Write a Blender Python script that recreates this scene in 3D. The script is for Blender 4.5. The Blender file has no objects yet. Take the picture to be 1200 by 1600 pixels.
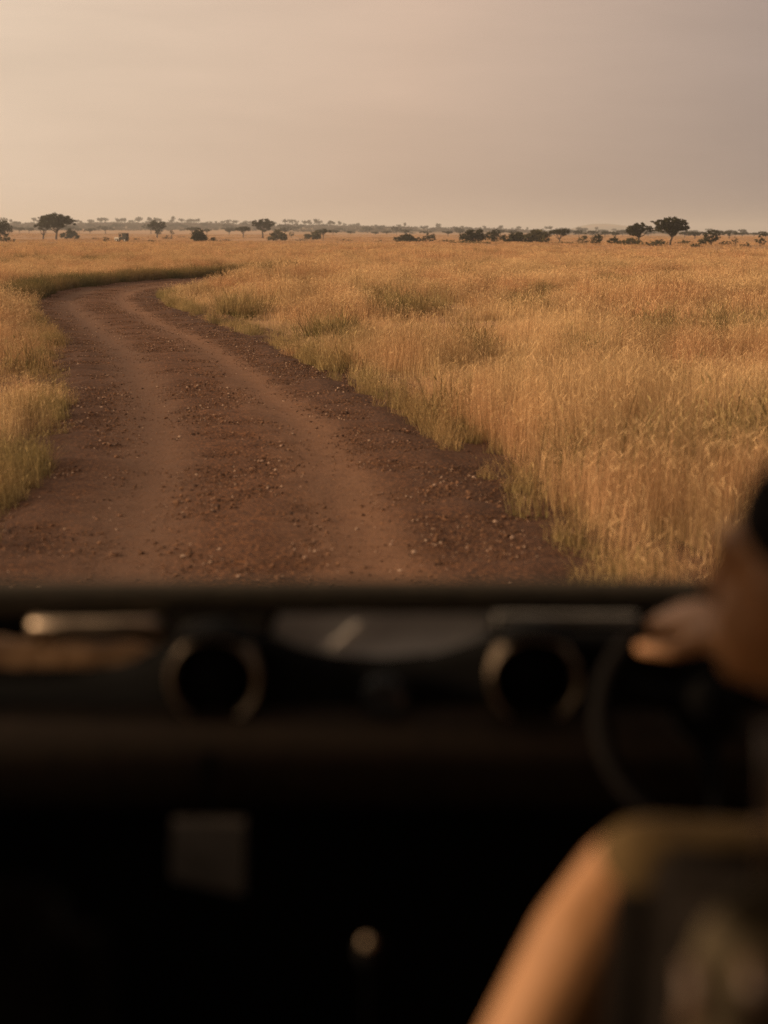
import bpy, bmesh, math, random
import numpy as np
from mathutils import Vector, Matrix, noise as mnoise

R = math.radians
scene = bpy.context.scene
COL = scene.collection
rng = np.random.default_rng(7)
random.seed(7)

# ------------------------------------------------------------------ camera
EYE = Vector((0.0, 0.0, 2.2))
PITCH, ROLL, LENS = 11.05, 0.25, 50.0
cam_d = bpy.data.cameras.new('camera')
cam = bpy.data.objects.new('camera', cam_d)
COL.objects.link(cam)
cam_d.sensor_fit = 'VERTICAL'
cam_d.sensor_height = 36.0
cam_d.lens = LENS
cam_d.clip_start = 0.05
cam_d.clip_end = 20000
cam_d.dof.use_dof = True
cam_d.dof.focus_distance = 32.0
cam_d.dof.aperture_fstop = 1.5
CM = Matrix.Translation(EYE) @ Matrix.Rotation(R(90 - PITCH), 4, 'X') @ Matrix.Rotation(R(ROLL), 4, 'Z')
cam.matrix_world = CM
scene.camera = cam

# ------------------------------------------------------------------ sun and sky
SUN_EL, SUN_AZ = 16.0, 88.0            # azimuth: degrees to the left of straight ahead
sdir = Vector((-math.sin(R(SUN_AZ)) * math.cos(R(SUN_EL)), math.cos(R(SUN_AZ)) * math.cos(R(SUN_EL)), math.sin(R(SUN_EL))))
sun_d = bpy.data.lights.new('sun', 'SUN')
sun_d.energy = 5.0
sun_d.angle = R(1.2)
sun_d.color = (1.0, 0.71, 0.46)
sun = bpy.data.objects.new('sun', sun_d)
COL.objects.link(sun)
sun.rotation_euler = sdir.to_track_quat('Z', 'Y').to_euler()
sun.location = (-30, 10, 30)

world = bpy.data.worlds.new('World')
scene.world = world
world.use_nodes = True
wt = world.node_tree
wt.nodes.clear()
wo = wt.nodes.new('ShaderNodeOutputWorld')
bg = wt.nodes.new('ShaderNodeBackground')
bg.inputs['Strength'].default_value = 0.1
sky = wt.nodes.new('ShaderNodeTexSky')
sky.sky_type = 'NISHITA'
sky.sun_disc = False
sky.sun_elevation = R(SUN_EL)
sky.sun_rotation = R(-SUN_AZ)
sky.dust_density = 6.0
sky.air_density = 1.0
tc = wt.nodes.new('ShaderNodeTexCoord')
dot = wt.nodes.new('ShaderNodeVectorMath'); dot.operation = 'DOT_PRODUCT'
dot.inputs[1].default_value = sdir
wt.links.new(tc.outputs['Generated'], dot.inputs[0])
ramp = wt.nodes.new('ShaderNodeValToRGB')           # dusty veil: brighter and warmer towards the sun, all round the sky
el = ramp.color_ramp.elements
el[0].position = 0.0; el[0].color = (0.215, 0.175, 0.15, 1)
el[1].position = 1.0; el[1].color = (0.90, 0.68, 0.48, 1)
for pos, c in ((0.395, (0.294, 0.223, 0.192, 1)), (0.525, (0.535, 0.379, 0.283, 1)), (0.66, (0.665, 0.508, 0.380, 1))):
    e = el.new(pos); e.color = c
mr = wt.nodes.new('ShaderNodeMapRange')
mr.inputs['From Min'].default_value = -1; mr.inputs['From Max'].default_value = 1
wt.links.new(dot.outputs['Value'], mr.inputs['Value'])
wt.links.new(mr.outputs['Result'], ramp.inputs['Fac'])
# thin streaky cloud veil
mp = wt.nodes.new('ShaderNodeMapping'); mp.inputs['Scale'].default_value = (1.6, 1.6, 9.0); mp.inputs['Rotation'].default_value = (0.10, -0.12, 0)
wt.links.new(tc.outputs['Generated'], mp.inputs['Vector'])
cn = wt.nodes.new('ShaderNodeTexNoise'); cn.inputs['Scale'].default_value = 1.5; cn.inputs['Detail'].default_value = 5; cn.inputs['Roughness'].default_value = 0.55
wt.links.new(mp.outputs['Vector'], cn.inputs['Vector'])
cr = wt.nodes.new('ShaderNodeMapRange')
cr.inputs['From Min'].default_value = 0.3; cr.inputs['From Max'].default_value = 0.72
cr.inputs['To Min'].default_value = 9.0; cr.inputs['To Max'].default_value = 10.9
wt.links.new(cn.outputs['Fac'], cr.inputs['Value'])
zs = wt.nodes.new('ShaderNodeSeparateXYZ'); wt.links.new(tc.outputs['Generated'], zs.inputs[0])
zr = wt.nodes.new('ShaderNodeMapRange')                # the dust thins with height
zr.inputs['From Min'].default_value = 0.0; zr.inputs['From Max'].default_value = 0.5
zr.inputs['To Min'].default_value = 1.0; zr.inputs['To Max'].default_value = 1.3
wt.links.new(zs.outputs['Z'], zr.inputs['Value'])
zm = wt.nodes.new('ShaderNodeMath'); zm.operation = 'MULTIPLY'
wt.links.new(cr.outputs['Result'], zm.inputs[0]); wt.links.new(zr.outputs['Result'], zm.inputs[1])
sc_ = wt.nodes.new('ShaderNodeVectorMath'); sc_.operation = 'SCALE'
wt.links.new(ramp.outputs['Color'], sc_.inputs[0]); wt.links.new(zm.outputs[0], sc_.inputs['Scale'])
mx = wt.nodes.new('ShaderNodeMix'); mx.data_type = 'RGBA'
mx.inputs['Factor'].default_value = 0.9
wt.links.new(sky.outputs['Color'], mx.inputs[6])
wt.links.new(sc_.outputs['Vector'], mx.inputs[7])
wt.links.new(mx.outputs[2], bg.inputs['Color'])
wt.links.new(bg.outputs['Background'], wo.inputs['Surface'])

vs = scene.view_settings
scene.display_settings.display_device = 'sRGB'
vs.view_transform = 'Standard'
vs.look = 'None'
vs.exposure = 0.22
vs.gamma = 1.0
vs.use_curve_mapping = False
scene.render.engine = 'CYCLES'
scene.cycles.use_denoising = True
scene.cycles.denoising_prefilter = 'NONE'
scene.cycles.max_bounces = 6
scene.cycles.diffuse_bounces = 3
scene.cycles.glossy_bounces = 2
scene.cycles.transmission_bounces = 3
scene.cycles.volume_bounces = 0
scene.cycles.sample_clamp_indirect = 4.0


# ------------------------------------------------------------------ helpers
def pix(px, py, Y):
    """world point at depth Y (metres ahead) on the sight line of a pixel of the 1200x1600 photograph"""
    f = 1600 * LENS / 36.0
    d = CM.to_3x3() @ Vector(((px - 600) / f, -(py - 800) / f, -1.0))
    t = Y / d.y
    return EYE + d * t


def tag(o, label=None, cat=None, group=None, kind=None):
    if label: o['label'] = label
    if cat: o['category'] = cat
    if group: o['group'] = group
    if kind: o['kind'] = kind
    return o


def empty(name, loc, label=None, cat=None, group=None, rz=0.0):
    o = bpy.data.objects.new(name, None)
    COL.objects.link(o)
    o.location = loc
    o.rotation_euler = (0, 0, rz)
    o.empty_display_size = 0.2
    return tag(o, label, cat, group)


def link_mesh(name, me, mat, parent=None, smooth=False, loc=None, world_coords=False):
    if mat is not None and not me.materials:
        me.materials.append(mat)
    if smooth:
        me.polygons.foreach_set('use_smooth', [True] * len(me.polygons))
    o = bpy.data.objects.new(name, me)
    COL.objects.link(o)
    if parent is not None:
        o.parent = parent
        if world_coords:                        # mesh is in world coordinates, parent is not at the origin
            o.location = -Vector(parent.location)
    if loc is not None:
        o.location = loc
    return o


def bm_obj(name, bm, mat, parent=None, smooth=False, loc=None, bevel=0.0, world_coords=False):
    if bevel > 0:
        bmesh.ops.bevel(bm, geom=[e for e in bm.edges if e.calc_face_angle(0) > 0.5], offset=bevel, segments=2, affect='EDGES', profile=0.6)
    bmesh.ops.recalc_face_normals(bm, faces=bm.faces)
    me = bpy.data.meshes.new(name)
    bm.to_mesh(me)
    bm.free()
    return link_mesh(name, me, mat, parent, smooth, loc, world_coords)


def b_box(bm, c, s, rot=None):
    m = Matrix.Translation(Vector(c))
    if rot is not None:
        m = m @ rot.to_4x4()
    m = m @ Matrix.Diagonal((s[0], s[1], s[2], 1))
    return bmesh.ops.create_cube(bm, size=1.0, matrix=m)['verts']


def b_tube(bm, pts, rad, seg=10, closed=False):
    pts = [Vector(p) for p in pts]
    n = len(pts)
    rads = rad if isinstance(rad, (list, tuple)) else [rad] * n
    rings = []
    side = None
    for i, p in enumerate(pts):
        if closed:
            t = pts[(i + 1) % n] - pts[i - 1]
        else:
            t = pts[min(i + 1, n - 1)] - pts[max(i - 1, 0)]
        t.normalize()
        if side is None:
            side = t.orthogonal().normalized()
        else:
            side = (side - t * side.dot(t))
            side = side.normalized() if side.length > 1e-6 else t.orthogonal().normalized()
        up = t.cross(side)
        rings.append([bm.verts.new(p + (side * math.cos(a) + up * math.sin(a)) * rads[i]) for a in [2 * math.pi * k / seg for k in range(seg)]])
    m = n if closed else n - 1
    for i in range(m):
        a, b = rings[i], rings[(i + 1) % n]
        for k in range(seg):
            bm.faces.new((a[k], a[(k + 1) % seg], b[(k + 1) % seg], b[k]))
    if not closed:
        bm.faces.new(rings[0][::-1]); bm.faces.new(rings[-1])


def b_prism(bm, poly, x0, x1):
    """profile poly [(y,z)...] extruded along x"""
    a = [bm.verts.new((x0, y, z)) for y, z in poly]
    b = [bm.verts.new((x1, y, z)) for y, z in poly]
    bm.faces.new(a); bm.faces.new(b[::-1])
    n = len(poly)
    for i in range(n):
        bm.faces.new((a[i], b[i], b[(i + 1) % n], a[(i + 1) % n]))


def b_blob(bm, c, r, rot=None, sub=3):
    m = Matrix.Translation(Vector(c))
    if rot is not None:
        m = m @ rot.to_4x4()
    if not isinstance(r, (tuple, list)): r = (r, r, r)
    m = m @ Matrix.Diagonal((r[0], r[1], r[2], 1))
    bmesh.ops.create_icosphere(bm, subdivisions=sub, radius=1.0, matrix=m)


def b_cap(bm, p0, r0, p1, r1):
    """tapered capsule (hull of two balls)"""
    p0, p1 = Vector(p0), Vector(p1)
    t = bmesh.new()
    bmesh.ops.create_icosphere(t, subdivisions=2, radius=r0, matrix=Matrix.Translation(p0))
    bmesh.ops.create_icosphere(t, subdivisions=2, radius=r1, matrix=Matrix.Translation(p1))
    res = bmesh.ops.convex_hull(t, input=t.verts)
    junk = [v for v in t.verts if not v.link_faces]
    bmesh.ops.delete(t, geom=junk, context='VERTS')
    vm = {v: bm.verts.new(v.co) for v in t.verts}
    for f in t.faces:
        try:
            bm.faces.new([vm[v] for v in f.verts])
        except ValueError:
            pass
    t.free()


def fuse(name, bm, mat, parent, voxel=0.006, smooth_it=4):
    """melt overlapping lumps into ONE continuous surface"""
    bmesh.ops.recalc_face_normals(bm, faces=bm.faces)
    me = bpy.data.meshes.new(name + '_raw')
    bm.to_mesh(me); bm.free()
    o = bpy.data.objects.new(name + '_raw', me)
    COL.objects.link(o)
    md = o.modifiers.new('r', 'REMESH'); md.mode = 'VOXEL'; md.voxel_size = voxel
    if smooth_it:
        sm = o.modifiers.new('s', 'SMOOTH'); sm.iterations = smooth_it; sm.factor = 0.5
    dg = bpy.context.evaluated_depsgraph_get()
    new = bpy.data.meshes.new_from_object(o.evaluated_get(dg))
    bpy.data.objects.remove(o); bpy.data.meshes.remove(me)
    new.name = name
    return link_mesh(name, new, mat, parent, True, world_coords=True)


# ------------------------------------------------------------------ materials
class NT:
    def __init__(self, name):
        self.m = bpy.data.materials.new(name)
        self.m.use_nodes = True
        self.t = self.m.node_tree
        self.t.nodes.clear()
        self.out = self.t.nodes.new('ShaderNodeOutputMaterial')

    def n(self, typ, **kw):
        x = self.t.nodes.new(typ)
        for k, v in kw.items():
            setattr(x, k, v)
        return x

    def l(self, a, b):
        self.t.links.new(a, b)

    def noise(self, scale, detail=4, rough=0.55, vec=None, dim='3D'):
        x = self.n('ShaderNodeTexNoise')
        x.inputs['Scale'].default_value = scale
        x.inputs['Detail'].default_value = detail
        x.inputs['Roughness'].default_value = rough
        if vec is not None: self.l(vec, x.inputs['Vector'])
        return x.outputs['Fac']

    def ramp(self, fac, stops, interp='LINEAR'):
        x = self.n('ShaderNodeValToRGB')
        x.color_ramp.interpolation = interp
        e = x.color_ramp.elements
        e[0].position, e[0].color = stops[0][0], (*stops[0][1], 1)
        e[1].position, e[1].color = stops[-1][0], (*stops[-1][1], 1)
        for p, c in stops[1:-1]:
            k = e.new(p); k.color = (*c, 1)
        self.l(fac, x.inputs['Fac'])
        return x.outputs['Color']

    def mix(self, fac, a, b, mode='MIX'):
        x = self.n('ShaderNodeMix', data_type='RGBA', blend_type=mode)
        for s, v in ((x.inputs['Factor'], fac), (x.inputs[6], a), (x.inputs[7], b)):
            if isinstance(v, (int, float)): s.default_value = v
            elif isinstance(v, tuple): s.default_value = (*v, 1)
            else: self.l(v, s)
        return x.outputs[2]

    def mapr(self, v, a, b, c=0.0, d=1.0):
        x = self.n('ShaderNodeMapRange')
        for i, q in enumerate((a, b, c, d)):
            x.inputs[i + 1].default_value = q
        self.l(v, x.inputs[0])
        return x.outputs[0]

    def math(self, op, a, b=None):
        x = self.n('ShaderNodeMath', operation=op)
        for i, v in enumerate((a, b)):
            if v is None: continue
            if isinstance(v, (int, float)): x.inputs[i].default_value = v
            else: self.l(v, x.inputs[i])
        return x.outputs[0]

    def pbr(self, col, rough=0.6, metal=0.0, bump=None, bstr=0.3, bdist=0.01, spec=0.5, **kw):
        p = self.n('ShaderNodeBsdfPrincipled')
        if isinstance(col, tuple): p.inputs['Base Color'].default_value = (*col, 1)
        else: self.l(col, p.inputs['Base Color'])
        if isinstance(rough, (int, float)): p.inputs['Roughness'].default_value = rough
        else: self.l(rough, p.inputs['Roughness'])
        p.inputs['Metallic'].default_value = metal
        p.inputs['Specular IOR Level'].default_value = spec
        for k, v in kw.items():
            p.inputs[k.replace('_', ' ')].default_value = v
        if bump is not None:
            b = self.n('ShaderNodeBump')
            b.inputs['Strength'].default_value = bstr
            b.inputs['Distance'].default_value = bdist
            self.l(bump, b.inputs['Height'])
            self.l(b.outputs['Normal'], p.inputs['Normal'])
        self.l(p.outputs['BSDF'], self.out.inputs['Surface'])
        return self.m


def simple(name, col, rough=0.6, metal=0.0, nscale=40.0, var=0.25, spec=0.5, bstr=0.15, **kw):
    t = NT(name)
    pos = t.n('ShaderNodeTexCoord').outputs['Object']
    nz = t.noise(nscale, 5, 0.6, pos)
    lo = tuple(c * (1 - var) for c in col); hi = tuple(min(1, c * (1 + var)) for c in col)
    c = t.ramp(nz, [(0.3, lo), (0.7, hi)])
    r = t.mapr(nz, 0.3, 0.7, max(0.05, rough - 0.08), min(1, rough + 0.08))
    return t.pbr(c, r, metal, nz, bstr, 0.002, spec, **kw)


def mat_grass(name, gold, red, green, base):
    """dry grass: straw stems, russet heads, a greener foot; patches vary over the field"""
    t = NT(name)
    pos = t.n('ShaderNodeNewGeometry').outputs['Position']
    at = t.n('ShaderNodeAttribute', attribute_name='blade').outputs['Vector']
    sp = t.n('ShaderNodeSeparateXYZ'); t.l(at, sp.inputs[0])
    hh, rr, kind = sp.outputs[0], sp.outputs[1], sp.outputs[2]
    rnd = t.n('ShaderNodeObjectInfo').outputs['Random']
    mp = t.n('ShaderNodeMapping'); mp.inputs['Scale'].default_value = (1, 0.45, 0.0); t.l(pos, mp.inputs['Vector'])
    n1 = t.noise(0.22, 4, 0.6, mp.outputs['Vector'])
    n2 = t.noise(0.55, 3, 0.55, mp.outputs['Vector'])
    dist = t.n('ShaderNodeSeparateXYZ'); t.l(pos, dist.inputs[0])
    redness = t.math('ADD', t.mapr(n1, 0.41, 0.58), t.mapr(dist.outputs[1], 25, 150, 0.0, 0.35))
    c = t.mix(t.mapr(t.noise(0.42, 3, 0.5, mp.outputs['Vector']), 0.50, 0.68, 0.0, 0.7), gold, tuple(min(0.85, x * 1.14) for x in gold))
    c = t.mix(redness, c, red)
    c = t.mix(t.math('MULTIPLY', t.mapr(n2, 0.47, 0.63), 0.85), c, green)
    c = t.mix(t.mapr(rnd, 0.35, 1, 0.0, 0.6), c, tuple(x * 0.42 for x in gold))
    c = t.mix(t.mapr(hh, 0.0, 0.42, 0.75, 0.0), c, base)            # fresh green foot of the stems
    c = t.mix(t.mapr(rr, 0.3, 1, 0.0, 0.9), c, tuple(x * 0.30 for x in red))
    hd = t.mix(t.math('MULTIPLY', kind, 0.55), c, tuple(min(0.85, x * 1.1) for x in gold))
    d = t.n('ShaderNodeBsdfDiffuse'); t.l(hd, d.inputs['Color'])
    tr = t.n('ShaderNodeBsdfTranslucent'); t.l(hd, tr.inputs['Color'])
    ms = t.n('ShaderNodeMixShader'); ms.inputs[0].default_value = 0.22
    t.l(d.outputs[0], ms.inputs[1]); t.l(tr.outputs[0], ms.inputs[2])
    t.l(ms.outputs[0], t.out.inputs['Surface'])
    return t.m


def mat_leaf(name, dark, light, transl=0.2):
    t = NT(name)
    at = t.n('ShaderNodeAttribute', attribute_name='blade').outputs['Vector']
    sp = t.n('ShaderNodeSeparateXYZ'); t.l(at, sp.inputs[0])
    c = t.mix(sp.outputs[1], dark, light)
    d = t.n('ShaderNodeBsdfDiffuse'); t.l(c, d.inputs['Color'])
    tr = t.n('ShaderNodeBsdfTranslucent'); t.l(c, tr.inputs['Color'])
    ms = t.n('ShaderNodeMixShader'); ms.inputs[0].default_value = transl
    t.l(d.outputs[0], ms.inputs[1]); t.l(tr.outputs[0], ms.inputs[2])
    t.l(ms.outputs[0], t.out.inputs['Surface'])
    return t.m


def mat_ground():
    t = NT('dry_savanna_soil')
    pos = t.n('ShaderNodeNewGeometry').outputs['Position']
    mp = t.n('ShaderNodeMapping'); mp.inputs['Scale'].default_value = (1, 0.3, 0.0); t.l(pos, mp.inputs['Vector'])
    n1 = t.noise(0.016, 6, 0.6, mp.outputs['Vector'])
    n2 = t.noise(0.12, 5, 0.6, mp.outputs['Vector'])
    n3 = t.noise(9.0, 5, 0.7, pos)
    c = t.ramp(n1, [(0.34, (0.17, 0.115, 0.055)), (0.46, (0.33, 0.19, 0.095)), (0.6, (0.40, 0.235, 0.125)), (0.7, (0.24, 0.165, 0.075))])
    c = t.mix(t.mapr(n2, 0.35, 0.7, 0.0, 0.55), c, (0.27, 0.155, 0.075))
    c = t.mix(t.mapr(n3, 0.3, 0.7, 0.0, 0.4), c, (0.14, 0.09, 0.05))
    sp = t.n('ShaderNodeSeparateXYZ'); t.l(pos, sp.inputs[0])
    wood = t.math('MULTIPLY', t.mapr(sp.outputs[1], 1500, 1750), t.mapr(t.noise(0.006, 4, 0.6, pos), 0.35, 0.55, 0.35, 0.9))
    c = t.mix(wood, c, (0.085, 0.07, 0.04))                      # scrub-covered ridge
    return t.pbr(c, 0.95, 0, n3, 0.6, 0.03, 0.1)


def mat_road():
    t = NT('red_murram_gravel')
    uvn = t.n('ShaderNodeUVMap', uv_map='UVMap').outputs['UV']
    sp = t.n('ShaderNodeSeparateXYZ'); t.l(uvn, sp.inputs[0])
    pos = t.n('ShaderNodeNewGeometry').outputs['Position']
    wob = t.math('MULTIPLY', t.math('SUBTRACT', t.noise(0.35, 4, 0.6, pos), 0.5), 0.55)
    u = t.math('ADD', sp.outputs[0], wob)                   # metres across the road, 0 on the centre line
    fine = t.noise(34.0, 6, 0.75, pos)
    mid = t.noise(5.0, 5, 0.65, pos)
    big = t.noise(0.7, 4, 0.6, pos)
    # compacted wheel tracks: paler dust; loose dark gravel between and outside
    a = t.math('ABSOLUTE', t.math('SUBTRACT', t.math('ABSOLUTE', t.math('ADD', u, 0.12)), 0.82))
    track = t.mapr(a, 0.20, 0.62, 1.0, 0.0)
    gravel = t.ramp(fine, [(0.36, (0.020, 0.011, 0.007)), (0.46, (0.050, 0.025, 0.0135)), (0.55, (0.105, 0.051, 0.026)), (0.66, (0.26, 0.13, 0.065))])
    dust = t.ramp(fine, [(0.35, (0.088, 0.051, 0.032)), (0.65, (0.150, 0.088, 0.056))])
    dust = t.mix(t.mapr(big, 0.35, 0.65, 0.0, 0.6), dust, (0.138, 0.078, 0.048))
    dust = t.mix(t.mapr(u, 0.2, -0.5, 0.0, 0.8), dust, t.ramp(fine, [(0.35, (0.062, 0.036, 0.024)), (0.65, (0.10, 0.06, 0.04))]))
    k = t.math('MULTIPLY', track, t.mapr(mid, 0.25, 0.55, 0.45, 1.0))
    c = t.mix(k, gravel, dust)
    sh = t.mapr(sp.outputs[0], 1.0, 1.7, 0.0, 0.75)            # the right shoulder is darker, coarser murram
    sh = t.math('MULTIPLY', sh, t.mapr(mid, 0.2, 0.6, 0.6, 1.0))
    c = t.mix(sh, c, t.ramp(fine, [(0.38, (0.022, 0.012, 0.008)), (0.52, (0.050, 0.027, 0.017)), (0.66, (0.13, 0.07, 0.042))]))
    sl = t.mapr(sp.outputs[0], -1.1, -1.9, 0.0, 0.6)  # dark brown left shoulder, with the long grass's shade mixed into its colour
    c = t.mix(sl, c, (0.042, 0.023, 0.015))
    c = t.mix(1.0, c, (1.10, 0.96, 0.79), 'MULTIPLY')
    h = t.math('ADD', t.math('MULTIPLY', fine, 0.5), mid)
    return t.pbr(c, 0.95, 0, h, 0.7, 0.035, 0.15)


def mat_stone(name, a, b):
    t = NT(name)
    rnd = t.n('ShaderNodeObjectInfo').outputs['Random']
    pos = t.n('ShaderNodeTexCoord').outputs['Object']
    c = t.mix(rnd, a, b)
    c = t.mix(t.mapr(t.noise(6.0, 4, 0.6, pos), 0.3, 0.7, 0.0, 0.5), c, tuple(x * 0.6 for x in a))
    return t.pbr(c, 0.9, 0, t.noise(10.0, 4, 0.6, pos), 0.4, 0.02, 0.2)


M = {}
M['ground'] = mat_ground()
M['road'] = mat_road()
M['grass'] = mat_grass('dry_grass', (0.76, 0.53, 0.27), (0.61, 0.335, 0.17), (0.26, 0.185, 0.085), (0.34, 0.265, 0.11))
M['verge'] = mat_grass('verge_grass', (0.46, 0.34, 0.15), (0.40, 0.26, 0.12), (0.21, 0.18, 0.075), (0.17, 0.155, 0.058))
M['bank'] = mat_grass('bank_grass', (0.24, 0.19, 0.08), (0.26, 0.17, 0.075), (0.11, 0.105, 0.04), (0.085, 0.09, 0.03))  # verge grass copied darker, with the bend bank's shade put into its green
M['leaf'] = mat_leaf('acacia_leaf', (0.020, 0.020, 0.009), (0.055, 0.052, 0.022))
M['leaf_pale'] = mat_leaf('scrub_leaf', (0.055, 0.05, 0.024), (0.11, 0.095, 0.045))
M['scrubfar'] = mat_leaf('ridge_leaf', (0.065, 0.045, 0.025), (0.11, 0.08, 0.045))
M['bark'] = simple('acacia_bark', (0.055, 0.04, 0.03), 0.9, nscale=6)
M['gravel'] = mat_stone('gravel_stone', (0.045, 0.024, 0.015), (0.25, 0.125, 0.062))
M['gravel_pale'] = mat_stone('pale_stone', (0.30, 0.19, 0.13), (0.52, 0.36, 0.24))
M['black'] = simple('black_plastic', (0.004, 0.0037, 0.0033), 0.8, spec=0.06)
M['bar'] = simple('padded_bar_vinyl', (0.05, 0.042, 0.030), 0.8, spec=0.15)
M['fascia'] = simple('brown_black_vinyl', (0.017, 0.0112, 0.0072), 0.8, spec=0.08)
M['steel'] = simple('brushed_steel', (0.36, 0.28, 0.20), 0.45, 1.0, nscale=60, var=0.12)
M['chrome'] = simple('chrome', (0.75, 0.68, 0.58), 0.15, 1.0, var=0.05)
M['glassface'] = simple('gauge_glass', (0.03, 0.032, 0.035), 0.12, spec=0.6)
M['seat'] = simple('dark_seat_vinyl', (0.010, 0.0078, 0.0062), 0.85, spec=0.03)
M['bodypaint'] = simple('olive_body_paint', (0.055, 0.05, 0.032), 0.45, nscale=8)
M['canvas'] = simple('dark_canvas', (0.035, 0.03, 0.022), 0.9, nscale=80)
M['rubber'] = simple('black_rubber', (0.02, 0.02, 0.02), 0.85)


# ------------------------------------------------------------------ terrain
def sstep(a, b, x):
    t = np.clip((x - a) / (b - a), 0, 1)
    return t * t * (3 - 2 * t)


CL = np.array([(-0.3, -80), (-0.6, -10), (-0.68, 2), (-0.72, 8), (-0.95, 10.5), (-1.35, 14), (-2.05, 18), (-2.75, 21.2), (-4.0, 26.8), (-5.45, 32), (-7.15, 38),
               (-8.6, 43.5), (-9.9, 50), (-10.35, 56), (-9.75, 63), (-8.1, 70), (-5.3, 77), (-1.2, 84), (5, 90.5), (14, 96), (30, 102), (60, 110)], float)
_s = np.concatenate([[0], np.cumsum(np.hypot(*np.diff(CL, axis=0).T))])


def catmull(s):
    out = []
    i = np.clip(np.searchsorted(_s, s) - 1, 0, len(CL) - 2)
    t = (s - _s[i]) / (_s[i + 1] - _s[i])
    p1, p2 = CL[i], CL[i + 1]
    ds = (_s[i + 1] - _s[i])[:, None]
    def tang(k):
        a, b = np.clip(k - 1, 0, len(CL) - 1), np.clip(k + 1, 0, len(CL) - 1)
        return (CL[b] - CL[a]) / (_s[b] - _s[a])[:, None]
    m1, m2 = tang(i) * ds, tang(i + 1) * ds
    t = t[:, None]
    return (2 * t**3 - 3 * t**2 + 1) * p1 + (t**3 - 2 * t**2 + t) * m1 + (-2 * t**3 + 3 * t**2) * p2 + (t**3 - t**2) * m2


ROAD_S = np.arange(60.0, _s[-1] - 0.5, 0.25)
ROAD_P = catmull(ROAD_S)
_tg = np.gradient(ROAD_P, axis=0); _tg /= np.linalg.norm(_tg, axis=1)[:, None]
ROAD_N = np.stack([_tg[:, 1], -_tg[:, 0]], 1)      # to the right of travel
HALF = 2.02


def road_offset(x, y):
    """signed metres right of the centre line, for points near the road (vectorised)"""
    x = np.asarray(x, float); y = np.asarray(y, float)
    out = np.full(x.shape, 99.0)
    sel = np.where((y < 125) & (y > -90) & (x > -18) & (x < 75))[0]
    for ch in np.array_split(sel, max(1, len(sel) // 4000)):
        if len(ch) == 0: continue
        d = np.stack([x[ch, None] - ROAD_P[None, ::2, 0], y[ch, None] - ROAD_P[None, ::2, 1]], 2)
        k = np.argmin((d**2).sum(2), 1)
        dd = d[np.arange(len(ch)), k]
        nn = ROAD_N[::2][k]
        lat = (dd * nn).sum(1)
        full = np.sqrt((dd**2).sum(1))
        out[ch] = np.where(np.abs(full - np.abs(lat)) > 0.6, np.sign(lat) * full, lat)
    return out


def vnoise(x, y, s, seed=0):
    """cheap smooth value noise, 0..1"""
    x = np.asarray(x, float) / s + seed * 17.3; y = np.asarray(y, float) / s + seed * 9.1
    xi, yi = np.floor(x).astype(int), np.floor(y).astype(int)
    fx, fy = x - xi, y - yi
    fx, fy = fx * fx * (3 - 2 * fx), fy * fy * (3 - 2 * fy)
    def hsh(a, b):
        v = np.sin(a * 127.1 + b * 311.7 + seed * 74.7) * 43758.5453
        return v - np.floor(v)
    return (hsh(xi, yi) * (1 - fx) + hsh(xi + 1, yi) * fx) * (1 - fy) + (hsh(xi, yi + 1) * (1 - fx) + hsh(xi + 1, yi + 1) * fx) * fy


def hgt(x, y):
    x = np.asarray(x, float); y = np.asarray(y, float)
    h = 1.5 * sstep(380, 900, y) + 3.2 * sstep(900, 2500, y)
    h = h + 9.5 * np.exp(-((y - 2150) / 520)**2) * np.exp(-((x + 270) / 430)**2)
    h = h + 3.0 * np.exp(-((y - 2000) / 420)**2) * np.exp(-((x + 750) / 420)**2)
    h = h + 36 * np.exp(-((y - 5300) / 420)**2) * (np.exp(-((x - 770) / 120)**2) + 0.55 * np.exp(-((x - 960) / 140)**2))
    far = sstep(130, 300, y)
    h = h + far * 0.7 * (vnoise(x, y, 90, 3) - 0.5) + sstep(600, 1200, y) * 2.2 * (vnoise(x, y, 260, 5) - 0.5)
    h = h + 0.16 * (vnoise(x, y, 7, 1) - 0.5) * sstep(3, 7, np.abs(x + 3)) * (1 - far)
    return h


def grid_mesh(name, X, Y, Z):
    ny, nx = X.shape
    v = np.stack([X.ravel(), Y.ravel(), Z.ravel()], 1)
    i = np.arange(nx * ny).reshape(ny, nx)
    f = np.stack([i[:-1, :-1].ravel(), i[:-1, 1:].ravel(), i[1:, 1:].ravel(), i[1:, :-1].ravel()], 1)
    me = bpy.data.meshes.new(name)
    me.vertices.add(len(v)); me.vertices.foreach_set('co', v.ravel().astype(np.float32))
    me.loops.add(f.size); me.loops.foreach_set('vertex_index', f.ravel().astype(np.int32))
    me.polygons.add(len(f)); me.polygons.foreach_set('loop_start', np.arange(0, f.size, 4, dtype=np.int32))
    me.update(calc_edges=True)
    return me


tx = np.linspace(-1, 1, 281)
gx = 4200 * np.sinh(7.5 * tx) / np.sinh(7.5)
ty = np.linspace(0, 1, 330)
gy = np.concatenate([[-3000, -1200, -500, -200, -90, -40, -18, -8], -2 + 7600 * np.sinh(6.4 * ty) / np.sinh(6.4)])
X, Y = np.meshgrid(gx, gy)
Z = hgt(X.ravel(), Y.ravel()).reshape(X.shape)
ro = road_offset(X.ravel(), Y.ravel()).reshape(X.shape)
Z = np.where(np.abs(ro) < HALF + 1.9, np.minimum(Z, -0.09), Z)     # the bed the road lies in
ground = link_mesh('ground', grid_mesh('ground', X, Y, Z), M['ground'], smooth=True)
tag(ground, 'dry ochre savanna plain rising to a low ridge', kind='structure')

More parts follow.
